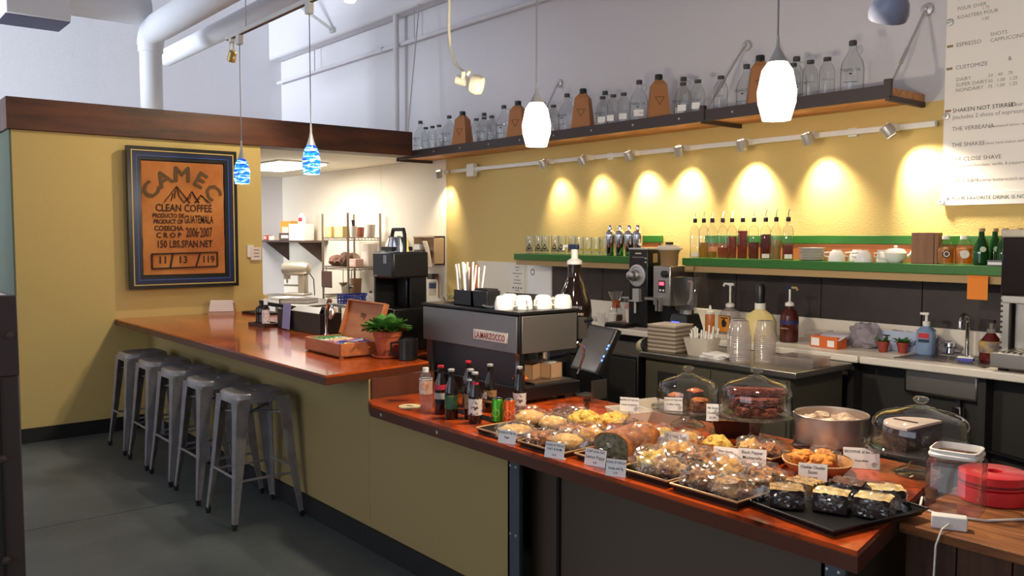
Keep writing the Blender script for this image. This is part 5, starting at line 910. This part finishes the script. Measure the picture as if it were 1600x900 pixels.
def tray(lab, x, y, w_, d_, rz=0, h=.022, m_=None, rm=None):
    t = T('baking_tray', lab, 'tray', (x, y, ZL), R(rz)); m_ = m_ or tray_m
    MB().frus((w_ * .94, d_ * .94), (w_ * .94, d_ * .94), 0, .004).build('base', m_, t)
    hw, hd = w_ / 2, d_ / 2; b0, b1 = hw * .94, hd * .94
    MB().add([(-b0, -b1, .003), (b0, -b1, .003), (b0, b1, .003), (-b0, b1, .003), (-hw, -hd, h), (hw, -hd, h), (hw, hd, h), (-hw, hd, h)], [(0, 1, 5, 4), (1, 2, 6, 5), (2, 3, 7, 6), (3, 0, 4, 7)]).build('sides', m_, t, smooth=0)
    MB().tube([(-hw, -hd, h), (hw, -hd, h), (hw, hd, h), (-hw, hd, h), (-hw, -hd, h)], .004, 6).build('rim', rm or rimm, t); return t
tray('leftmost pastry tray at the counter edge under sugar cookies', -2.83, 2.40, .26, .36, 0)
tray('pastry tray under the oat cookies at the counter edge', -2.53, 2.37, .27, .32, 0)
tray('tray under the wrapped loaf', -2.25, 2.42, .24, .34, 0)
tray('long dark tray of wrapped scones at the counter edge', -2.0, 2.40, .23, .36, 0, .026)
tray('tan rimmed tray of mixed wrapped scones', -1.73, 2.39, .27, .36, 0, .026)
tray('black tray of wrapped bars nearest the counter corner', -1.405, 2.45, .34, .42, -10, .02, black, black)
tray('small dark tray under the two seedy scones at the back', -1.92, 2.80, .2, .15, 0, .03)
ZP = ZL + .006
P = [('wrapped_cookie', 'large round sugar cookie in cellophane at the left end of the counter', -2.80, 2.31, 'cookie', sugar, .07, .035), ('wrapped_cookie', 'sugar cookie in cellophane behind the leftmost cookie', -2.89, 2.47, 'cookie', sugar, .065, .06), ('wrapped_cookie', 'pale cookie in crinkled cellophane by the drink cans', -2.77, 2.50, 'cookie', sugar, .06, .05), ('wrapped_cookie', 'dark granola cookie ring wrapped in cellophane near the coffee machine', -2.88, 2.70, 'cookie', bran, .075, .05),
     ('wrapped_cookie', 'chunky orange brown oat cookie at the front of its tray', -2.60, 2.28, 'scone', oat, .055, .045), ('wrapped_cookie', 'orange brown oat cookie behind the front one', -2.61, 2.45, 'scone', oat, .055, .045), ('wrapped_cookie', 'shiny wrapped tan cookie beside the loaf', -2.47, 2.30, 'cookie', sugar, .06, .055), ('wrapped_cookie', 'wrapped tan cookie behind the shiny one beside the loaf', -2.47, 2.44, 'cookie', dough, .055, .06),
     ('lemon_bread', 'yellow lemon crumb bread left of the cupcake', -2.73, 2.66, 'scone', lemon, .075, .06), ('lemon_bread', 'yellow lemon crumb bread behind the wrapped loaf', -2.62, 2.72, 'scone', lemon, .07, .06),
     ('wrapped_scone', 'golden scone at the front of the long dark tray', -2.05, 2.33, 'scone', lemon, .06, .06), ('wrapped_scone', 'purple berry scone in the long dark tray', -1.96, 2.31, 'scone', berry, .055, .055), ('wrapped_scone', 'golden scone at the back of the long dark tray', -2.07, 2.49, 'scone', dough, .06, .06), ('wrapped_scone', 'dark flecked scone at the back right of the long dark tray', -1.945, 2.48, 'scone', choc, .058, .06),
     ('wrapped_scone', 'bright scone behind the loaf under a crinkled wrapper', -2.30, 2.67, 'scone', lemon, .06, .055), ('wrapped_scone', 'herb scone right of the bright scone behind the loaf', -2.18, 2.68, 'scone', dough, .055, .055),
     ('wrapped_scone', 'flecked scone at the front left of the mixed tray', -1.80, 2.29, 'scone', choc, .058, .055), ('wrapped_scone', 'golden scone at the back left of the mixed tray', -1.81, 2.45, 'scone', dough, .058, .06), ('wrapped_scone', 'seedy green flecked scone at the front right of the mixed tray', -1.67, 2.29, 'scone', berry, .06, .055), ('wrapped_scone', 'brown scone at the back right of the mixed tray', -1.66, 2.44, 'scone', choc, .06, .06),
     ('wrapped_scone', 'left seedy scone on the small dark tray', -1.965, 2.80, 'scone', dough, .042, .05), ('wrapped_scone', 'right seedy scone on the small dark tray', -1.875, 2.80, 'scone', oat, .042, .05)]
for i, (nm, l, x, y, k, m_, r, h) in enumerate(P):
    z = ZP if i not in (3, 8, 9, 14, 15) else ZL + .001
    pastry(nm, l, x, y, z, k, m_, r * 1.06, h * 1.2, pr.uniform(0, 360), i * 3 + 1, film_on=(i not in (8, 9)))
pastry('wrapped_loaf', 'wrapped loaf with a grey green cut face and brown crust', -2.25, 2.415, ZP, 'loaf', crust, .075, .115, 12, 5, True, greyloaf, d=.12)
pastry('single_scone', 'single yellow scone beside the two handwritten cards', -2.09, 2.76, ZL + .001, 'scone', lemon, .055, .06, 40, 77, False)
pastry('cupcake', 'dark chocolate cupcake with a shaggy top in front of the plastic tubs', -2.535, 2.745, ZL + .001, 'muffin', bran, .042, .06, 0, 80, False)
Bz = [('crumb bar at the front left of the black tray', -1.52, 2.36, oattop, brownie, 55), ('crumb bar behind the front left bar', -1.54, 2.50, oattop, dough, 20), ('brownie with cream top in the middle of the black tray', -1.405, 2.43, cream_t, brownie, 40), ('red brown brownie at the back of the black tray', -1.43, 2.57, bran, brownie, 30), ('brownie with folded cream top at the right of the black tray', -1.295, 2.48, cream_t, brownie, 35), ('tilted brownie slice at the far right of the black tray', -1.32, 2.60, cream_t, brownie, 60)]
for i, (l, x, y, tp, m_, a) in enumerate(Bz): pastry('wrapped_brownie', l, x, y, ZL + .006, 'bar', m_, .052, .055 if i != 1 else .045, a - 20, 90 + i, True, tp, d=.04)
# bowl with cheddar scone
t = T('wooden_bowl', 'shallow wooden dish holding the orange cheddar scones', 'dish', (-1.68, 2.80, ZL), R(35)); MB().lathe([(.07, 0), (.09, .006), (.115, .035), (.12, .045), (.114, .045), (.085, .014), (0, .012)], n=32, sq=2.6).build('dish', mat('dish wood', (176, 122, 74), .5), t); MB().lathe([(.119, .044), (.122, .047), (.117, .049)], n=32, sq=2.6, cap=False).build('rim', tan, t)
for i, (dx, dy) in enumerate(((-.045, -.02), (.04, -.035), (.0, .045))):
    pastry('cheddar_scone', 'orange cheddar scone at the %s of the wooden dish' % ('left', 'right', 'back')[i], -1.68 + dx, 2.80 + dy, ZL + .018, 'scone', cheese, .05, .055, 50 * i, 60 + i, i == 2)
# cards
def card(lab, loc, w_, h_, rz, lines, tilt=-12, m_=None, name='price_card', cat='card', spiral=False):
    t = T(name, lab, cat, loc, rot=(PI / 2 + R(tilt), 0, R(rz))); MB().box(-w_ / 2, w_ / 2, 0, h_, -.0008, .0008).build('card', m_ or paper, t)
    for s, y, z in lines:
        x_ = 0; k = min(1, w_ * .92 / max(.001, len(s) * z * .52)); txt(s, z, ink, t, (x_, y * h_, .0012), sx=k, bold=.0002)
    MB().box(-w_ / 2, w_ / 2, -.0006, .006, -.02, -.0008).build('foot', m_ or paper, t)
    if spiral: MB().tube([(w_ * .35 + .010 * (1 - i / 22) * math.cos(i * .6), h_ * .2 + .010 * (1 - i / 22) * math.sin(i * .6), .0014) for i in range(20)], .0008, 4).build('swirl_logo', ink, t)
    return t
card('white printed card in front of the leftmost cookie', (-2.72, 2.197, ZL + .001), .085, .055, 18, [('COOKIE OF THE DAY', .72, .012), ('Sugar', .4, .012)])
card('white printed card in front of the shiny tan cookie', (-2.425, 2.192, ZL + .001), .085, .06, 18, [('COOKIE OF THE DAY', .75, .012), ('OAT & RUM', .5, .012), ('2.50', .15, .01)])
card('loaf of the day card in front of the wrapped loaf', (-2.245, 2.232, ZL + .001), .09, .062, 14, [('LOAF of the DAY', .78, .013), ('Lemon Poppy', .42, .018), ('3.00', .15, .009)])
card('scone of the day card at the left of the long dark tray', (-2.10, 2.192, ZL + .001), .075, .06, 24, [('SCONE OF THE DAY', .75, .011), ('Sunday with Fig', .4, .012), ('2.75', .15, .009)])
card('pinkish handwritten bacon egg scone card behind the scones', (-2.17, 2.60, ZL + .001), .1, .085, 22, [('Bacon Egg', .72, .02), ('& Cheddar', .42, .02), ('Scones', .12, .02)], m_=pinkp)
card('white handwritten card leaning left of the black pepper card', (-1.99, 2.675, ZL + .001), .095, .05, 24, [('Plain Scone', .6, .012), ('2.25', .2, .012)], -25)
card('white handwritten black pepper scone card', (-1.86, 2.66, ZL + .001), .1, .07, 28, [('Black Pepper', .72, .016), ('Mozzarella', .45, .016), ('Scone  2.95', .12, .016)], -18)
card('brownie of the day card leaning against the dark glass tray', (-1.60, 2.965, ZL + .001), .125, .075, 36, [('BROWNIE of the DAY', .74, .014), ('House Made', .34, .009)], -14, spiral=True)
card('handwritten cheddar scone card on the wooden dish', (-1.615, 2.665, ZL + .001), .095, .065, 30, [('Cheddar Cheddar', .72, .014), ('Scon', .46, .016), ('$2.95', .14, .014)], -16)
t = card('muffin of the day card on a thin wire stand above the cupcake', (-2.60, 2.80, ZL + .075), .085, .062, 30, [('MUFFIN OF THE DAY', .75, .011), ('Lemon Cranberry', .42, .012)], -4, spiral=True); MB().tube([(0, -.074, -.004), (0, .02, -.004)], .0015, 5).build('wire_stand', chrome, t)
# glass cake stands
def stand(lab, x, y, zp, r, rd, zk, name='cake_stand'):
    t = T(name, lab, 'cake stand', (x, y, ZL)); h = zp - ZL; k = zk - zp
    MB().lathe([(.0, .012), (.075, 0), (.078, .006), (.07, .016), (.04, .03), (.026, .05), (.03, h - .02), (.05, h - .01), (r, h - .004), (r, h + .006), (r - .008, h + .008), (r - .012, h), (0, h)], n=36, cap=False).build('pedestal_plate', bglass, t)
    MB().lathe([(rd, h + .003), (rd + .002, h + .01), (rd, k * .40 + h), (rd * .975, k * .5 + h), (rd * .91, k * .585 + h), (rd * .78, k * .65 + h), (rd * .58, k * .70 + h), (rd * .38, k * .735 + h), (rd * .33, k * .76 + h), (.03, k * .775 + h)], n=40, cap=False).build('dome', glass, t)
    kn = MB().lathe([(.034, h + k * .77), (.034, h + k * .8), (.014, h + k * .83), (.014, h + k * .86), (.025, h + k * .9), (.027, h + k * .94), (.02, h + k * .985), (0, h + k)], n=24).build('knob', bglass, t)
    MB().lathe([(rd + .001, h + .001), (rd + .004, h + .004), (rd + .001, h + .008)], n=40, cap=False).build('dome_rim', bglass, t)
    return t
stand('glass domed cake stand with coffee cake pieces, leftmost of the three', -2.46, 3.03, .878, .162, .135, 1.07)
stand('tall glass domed cake stand piled with dark biscotti', -2.06, 2.97, .924, .166, .142, 1.118)
stand('glass domed cake stand with half a chocolate cake, rightmost of the three', -1.43, 3.05, .895, .197, .162, 1.08)
for i, (dx, dy, a, m_, l, s) in enumerate(((-.07, .0, 20, crust, 'left', 1), (.0, .05, 50, brownie, 'middle', 1.5), (.075, -.01, -20, crust, 'right', 1))):
    t = T('coffee_cake', 'piece of cake at the %s under the leftmost dome' % l, 'cake', (-2.46 + dx, 3.03 + dy, .8785), R(a)); MB().frus((.07, .07), (.064, .064), 0, .045 * s).build('cake', bran if i != 1 else brownie, t, bevel=.006); MB().blob((0, 0, .048 * s), (.036, .036, .012), 2, .3, 3, i).build('topping', m_ if i != 1 else food('orange top', (200, 110, 60), (150, 70, 36)), t)
card('small white printed card inside the leftmost dome', (-2.455, 2.925, .88), .08, .058, 38, [('CAKE OF THE DAY', .74, .011), ('Coffee Cake', .42, .012)], -6, spiral=True)
def biscotto(i):
    q = MB().blob((0, 0, .02), (1, 1, 1), 4, .12, 5, i + 2); o_ = Vector((0, 0, .02))
    for k, v in enumerate(q.v):
        d_ = v - o_; m = max(abs(d_.x), abs(d_.y), abs(d_.z)); f_ = d_ * (1 / m * .88 + .12 / d_.length); f_ *= 1 + .16 * noise.noise(d_ * 7 + Vector((i, 0, 0)))
        q.v[k] = Vector((f_.x * .078, f_.y * .021, .02 + f_.z * .016))
    return q.build('biscotti', brun, smooth=50)
for i in range(12):
    lay = i // 5; a = (18 + 72 * (i % 5) + lay * 36) if i < 10 else 40 + 180 * (i - 10)
    o = tag(biscotto(i), 'dark chocolate biscotti, %s in the pile under the tall dome' % ORD[i], 'biscotti', 'biscotti under the tall dome', loc=(-2.06 + .06 * math.cos(R(a)) * (1 - .22 * lay), 2.97 + .06 * math.sin(R(a)) * (1 - .22 * lay), .9255 + .035 * lay), rz=R(a + 90 if lay < 2 else 40))
n = 24; pl = [(.118 * math.cos(R(-20) + PI * 1.12 * i / n), .118 * math.sin(R(-20) + PI * 1.12 * i / n)) for i in range(n + 1)]
t = T('chocolate_cake', 'half of a dark chocolate cake with pale icing under the rightmost dome', 'cake', (-1.435, 3.05, .8955), R(95)); MB().prism(pl, 0, .075).build('cake', brownie, t, smooth=40); MB().prism([(x * .98, y * .98) for x, y in pl], .0755, .084).build('icing', mat('pale icing', (206, 186, 176), .5), t); MB().at(0, 0, .0845, rz=R(80)).cb(.05, .0, 0, .09, .012, .002).build('icing_swirl', brownie, t)
t = card('tall handwritten date cookie tag clipped between the two left domes', (-2.20, 2.87, .885), .05, .07, 42, [('PB Date', .7, .013), ('Cookies', .42, .013), ('$3.00', .14, .012)], -4); t['category'] = 'tag'; MB().tube([(0, -.089, -.003), (0, .02, -.003)], .0015, 5).build('wire_stand', chrome, t)
t = T('loaf_pan', 'dark loaf pan with handles behind the tall cake stand', 'pan', (-2.215, 3.06, ZL), R(35)); MB().frus((.17, .11), (.2, .14), 0, .075).build('pan', mat('dark pan', (70, 40, 32), .35, .4), t); MB().tube([(-.1, -.07, .076), (.1, -.07, .076), (.1, .07, .076), (-.1, .07, .076), (-.1, -.07, .076)], .004, 6).build('rim', chrome, t); MB().blob((0, 0, .07), (.08, .05, .022), 3, .3, 3, 4).build('bread', bran, t)
MB().tube([(.0, 0, .09), (.0, 0, .14)], .003, 5).build('tag_clip', chrome, t)
# cake pan on glass tray
t = T('glass_tray', 'dark clear rectangular tray under the round cake tin', 'tray', (-1.78, 3.06, ZL), R(25)); MB().frus((.21, .15), (.26, .2), 0, .05).build('tray', clear('smoky plastic', (150, 140, 130), .1, 1, 1.5, .2), t); MB().tube([(-.13, -.1, .05), (.13, -.1, .05), (.13, .1, .05), (-.13, .1, .05), (-.13, -.1, .05)], .004, 6).build('rim', chrome, t)
t = T('cake_tin', 'round aluminium cake tin wrapped in film with powdered cake', 'tin', (-1.78, 3.06, ZL + .055)); MB().lathe([(.0, .003), (.128, 0), (.132, .004), (.135, .105), (.14, .108), (.138, .111), (.132, .106), (.128, .01), (0, .01)], n=44, cap=False).build('tin', mat('aluminium', (190, 176, 170), .32, .9), t)
MB().lathe([(.128, .08), (.08, .086), (0, .084)], n=30).build('cake', food('powdered cake', (206, 184, 160), (150, 120, 96), 20), t)
for i in range(5): MB().blob((.07 * math.cos(i * 1.3), .07 * math.sin(i * 1.3), .09), (.035, .03, .016), 2, .3, 3, i).build('cake_lump', MATS['powdered cake'], t)
MB().lathe([(.14, .0), (.1405, .05), (.1395, .1)], n=40, cap=False).build('film', film, t, smooth=0)
# plastic tubs and tamper
t = T('plastic_tub', 'low white plastic tub with a brown lid strip behind the lemon bread', 'tub', (-2.70, 2.90, ZL), R(-18)); MB().frus((.15, .11), (.18, .14), 0, .055).build('tub', plast, t); MB().cb(0, 0, .056, .09, .03, .004).build('label_strip', mat('brown lid', (72, 50, 44)), t); MB().tube([(-.09, -.07, .056), (.09, -.07, .056), (.09, .07, .056), (-.09, .07, .056), (-.09, -.07, .056)], .004, 6).build('rim', plast, t)
t = T('plastic_tub', 'larger frosted plastic tub between the low tub and the leftmost dome', 'tub', (-2.66, 3.06, ZL), R(-12)); MB().frus((.24, .15), (.3, .19), 0, .06).build('tub', plast, t); MB().tube([(-.15, -.095, .061), (.15, -.095, .061), (.15, .095, .061), (-.15, .095, .061), (-.15, -.095, .061)], .004, 6).build('rim', plast, t)
t = T('tamper', 'upright steel and black tamper standing by the coffee machine', 'tamper', (-2.955, 2.885, ZL)); MB().lathe([(.022, 0), (.022, .012), (.013, .02), (.012, .05), (.017, .075), (.018, .085), (0, .088)], n=18).build('handle', mat('tamper metal', (110, 92, 82), .25, .8), t); MB().lathe([(.0182, .06), (.0182, .066)], n=18, cap=False).build('band', black, t)
# ------------------------------------------------------------------ crate with jug, tape and cable
ZK = .78
t = T('wooden_crate', 'rough plank crate table at the right end of the counter', 'crate', (0, 0, 0))
ye = [2.535, 2.70, 2.86, 3.02, 3.18]
for a, b in zip(ye, ye[1:]): MB().box(-1.245 + (.0 if a > 2.6 else 0) - (a - 2.535) * .12, .2, a + .002, b - .002, ZK - .03, ZK).build('top_plank', crate_m, t, bevel=.003)
xe = [-1.23, -1.08, -.93, -.76, -.6, -.42, -.24, -.05, .18]
for a, b in zip(xe, xe[1:]): MB().box(a + .002, b - .002, 2.55, 2.575, 0, ZK - .031).build('front_plank', mat('dark crate side', (86, 54, 34), .75, col2=(60, 36, 22), scale=5, stretch=(6, 6, .5)), t, bevel=.002)
MB().box(-1.23, -1.205, 2.576, 3.15, 0, ZK - .031).build('side_plank', MATS['dark crate side'], t)
t = T('clear_jar', 'empty clear square plastic jar with white screw rim', 'jar', (-1.19, 2.79, ZK), R(12)); MB().lathe([(.0, .003), (.075, .0), (.08, .006), (.08, .16), (.07, .175), (.068, .18)], n=28, sq=7, cap=False).build('jar', clear('jar plastic', (250, 246, 244), .03, 1, 1.5, .03, .04, (170, 160, 156)), t); MB().lathe([(.07, .176), (.074, .18), (.074, .186), (.07, .19), (.071, .2), (.066, .202), (.064, .18)], n=28, sq=6, cap=False).build('screw_rim', whitep, t)
t = T('tape_roll', 'thick roll of red plastic tape lying flat behind the jar', 'tape roll', (-1.16, 3.0, ZK), R(20)); tm = mat('red tape', (214, 40, 52), .35, coat=.3)
MB().lathe([(.025, 0), (.1, 0), (.105, .004), (.105, .048), (.1, .05), (.025, .05)], n=36, cap=False).lathe([(.025, .05), (.025, 0)], n=36, cap=False).build('lower_roll', tm, t, smooth=40); MB().lathe([(.025, .051), (.1, .051), (.105, .055), (.105, .093), (.1, .096), (.025, .096), (.025, .051)], n=36, cap=False).build('upper_roll', tm, t, smooth=40); MB().lathe([(.1055, .06), (.1055, .068)], n=36, cap=False).build('print', mat('tape print', (120, 16, 24), .5), t)
t = T('power_adapter', 'white block power adapter lying on the crate', 'adapter', (-1.125, 2.60, ZK), R(25)); MB().box(-.048, .048, -.02, .02, 0, .04).build('block', whitep, t, bevel=.004); MB().tube([(0, -.018, .02), (-.02, -.06, .012), (-.035, -.085, -.03), (-.04, -.09, -.2), (-.04, -.09, -.6)], .0028, 6).build('lead', whitep, t)
tag(MB().tube([(-1.29, 2.78, ZK + .019), (-1.26, 2.70, ZK + .008), (-1.19, 2.69, ZK + .005), (-1.08, 2.74, ZK + .005), (-1.0, 2.86, ZK + .005), (-1.0, 2.97, ZK + .04), (-.98, 3.05, ZK + .12)], .004, 8).build('white_cable', whitep), 'white cable looping around the clear jar and tape', 'cable')
# ------------------------------------------------------------------ menu board
mb = T('menu_board', 'large white drinks menu board screwed to the wall at the right', 'menu', (-2.42, 5.365, 1.83), rot=FACEY)
MB().box(0, 1.9, 0, 1.75, 0, .015).build('board', mat('menu white', (242, 236, 228), .5), mb); MB().box(0, 1.9, .0, .075, .015, .02).build('bottom_strip', paper, mb)
for x, y in ((.0, .02), (.015, .535), (.02, 1.09)): MB().at(x, y, .015).lathe([(.022, 0), (.02, .012), (.008, .014), (0, .01)], n=18).build('standoff_screw', silver, mb)
mgrey = mat('menu grey', (140, 132, 124), .8)
for s, x, y, sz, m_ in (('IF YOUR FAVORITE DRINK IS NOT ON THE MENU, JUST ASK', .03, .03, .03, ink), ('THE CB&H', .05, .135, .034, greyink), ('caramel butterscotch and honey', .2, .135, .026, greyink), ('THE CLOSE SHAVE', .05, .262, .034, greyink), ('bitter sweet chocolate, vanilla, & peppermint', .05, .226, .024, mgrey), ('THE SHAKES', .05, .348, .034, greyink), ('(3 shots hand shaken with cane sugar)', .22, .348, .022, mgrey), ('THE VERBEANA', .05, .443, .034, greyink), ('(sweetened lemon verbena)', .26, .443, .022, mgrey), ('(includes 2 shots of espresso) 16oz', .05, .512, .034, mgrey), ('SHAKEN NOT STIRRED', .05, .552, .034, ink), ('all our drinks iced', .36, .552, .03, greyink), ('NONDAIRY', .065, .672, .03, mgrey), ('SUPER DAIRY', .065, .703, .03, mgrey), ('DAIRY', .065, .735, .03, mgrey), ('CUSTOMIZE', .06, .805, .033, greyink), ('&', .35, .815, .032, greyink), ('ESPRESSO', .06, .938, .033, greyink), ('SHOTS', .25, .968, .03, mgrey), ('CAPPUCCINO', .25, .934, .03, mgrey), ('ROASTERS POUR', .06, 1.10, .03, mgrey), ('1.85', .2, 1.068, .024, mgrey), ('POUR OVER', .06, 1.15, .03, mgrey), ('1.75', .2, 1.13, .024, mgrey), ('STANDARD', .06, 1.21, .03, mgrey), ('.50   .40   .70', .24, .735, .026, mgrey), ('.50   1.00   1.25', .24, .703, .026, mgrey), ('.75   1.00   1.25', .24, .672, .026, mgrey)):
    txt(s, sz, m_, mb, (x, y, .0212 if y < .07 else .016), align='LEFT')
for y in (.565, .815, .948):
    q = MB()
    for k in range(3): q.cb(.012 + .012 * k, y, .015, .010, .014, .002)
    q.build('bean_icons', mat('bean brown', (150, 120, 70), .7), mb)
# ------------------------------------------------------------------ dark pillar at the left edge
t = T('door_post', 'dark bolted steel clad post at the left edge', 'post', (-2.86, .30, 0)); dk = mat('dark bronze steel', (74, 64, 66), .45, .3)
MB().box(-.25, 0, -.12, .172, 0, 1.475).build('post', dk, t, bevel=.004); MB().box(0, .004, .115, .122, 0, 1.25).build('seam', blackm, t); MB().box(0, .006, -.12, .172, 1.24, 1.475).build('strap', dk, t, bevel=.003)
for y, z in ((.10, 1.425), (.105, 1.31), (.15, 1.36), (.12, 1.0), (.12, .7)): MB().at(.005, y, z, ry=PI / 2).lathe([(.012, 0), (.011, .008), (0, .01)], n=6).build('bolt', mat('bolt steel', (96, 86, 86), .35, .6), t)
t = T('paper_sheet', 'white paper sheet lying on top of the dark post', 'paper', (-2.95, .34, 1.4755)); MB().box(-.12, .07, -.12, .11, 0, .0015).build('sheet', paper, t); MB().box(-.12, .05, -.12, .08, .0016, .003).build('second_sheet', paper, t)
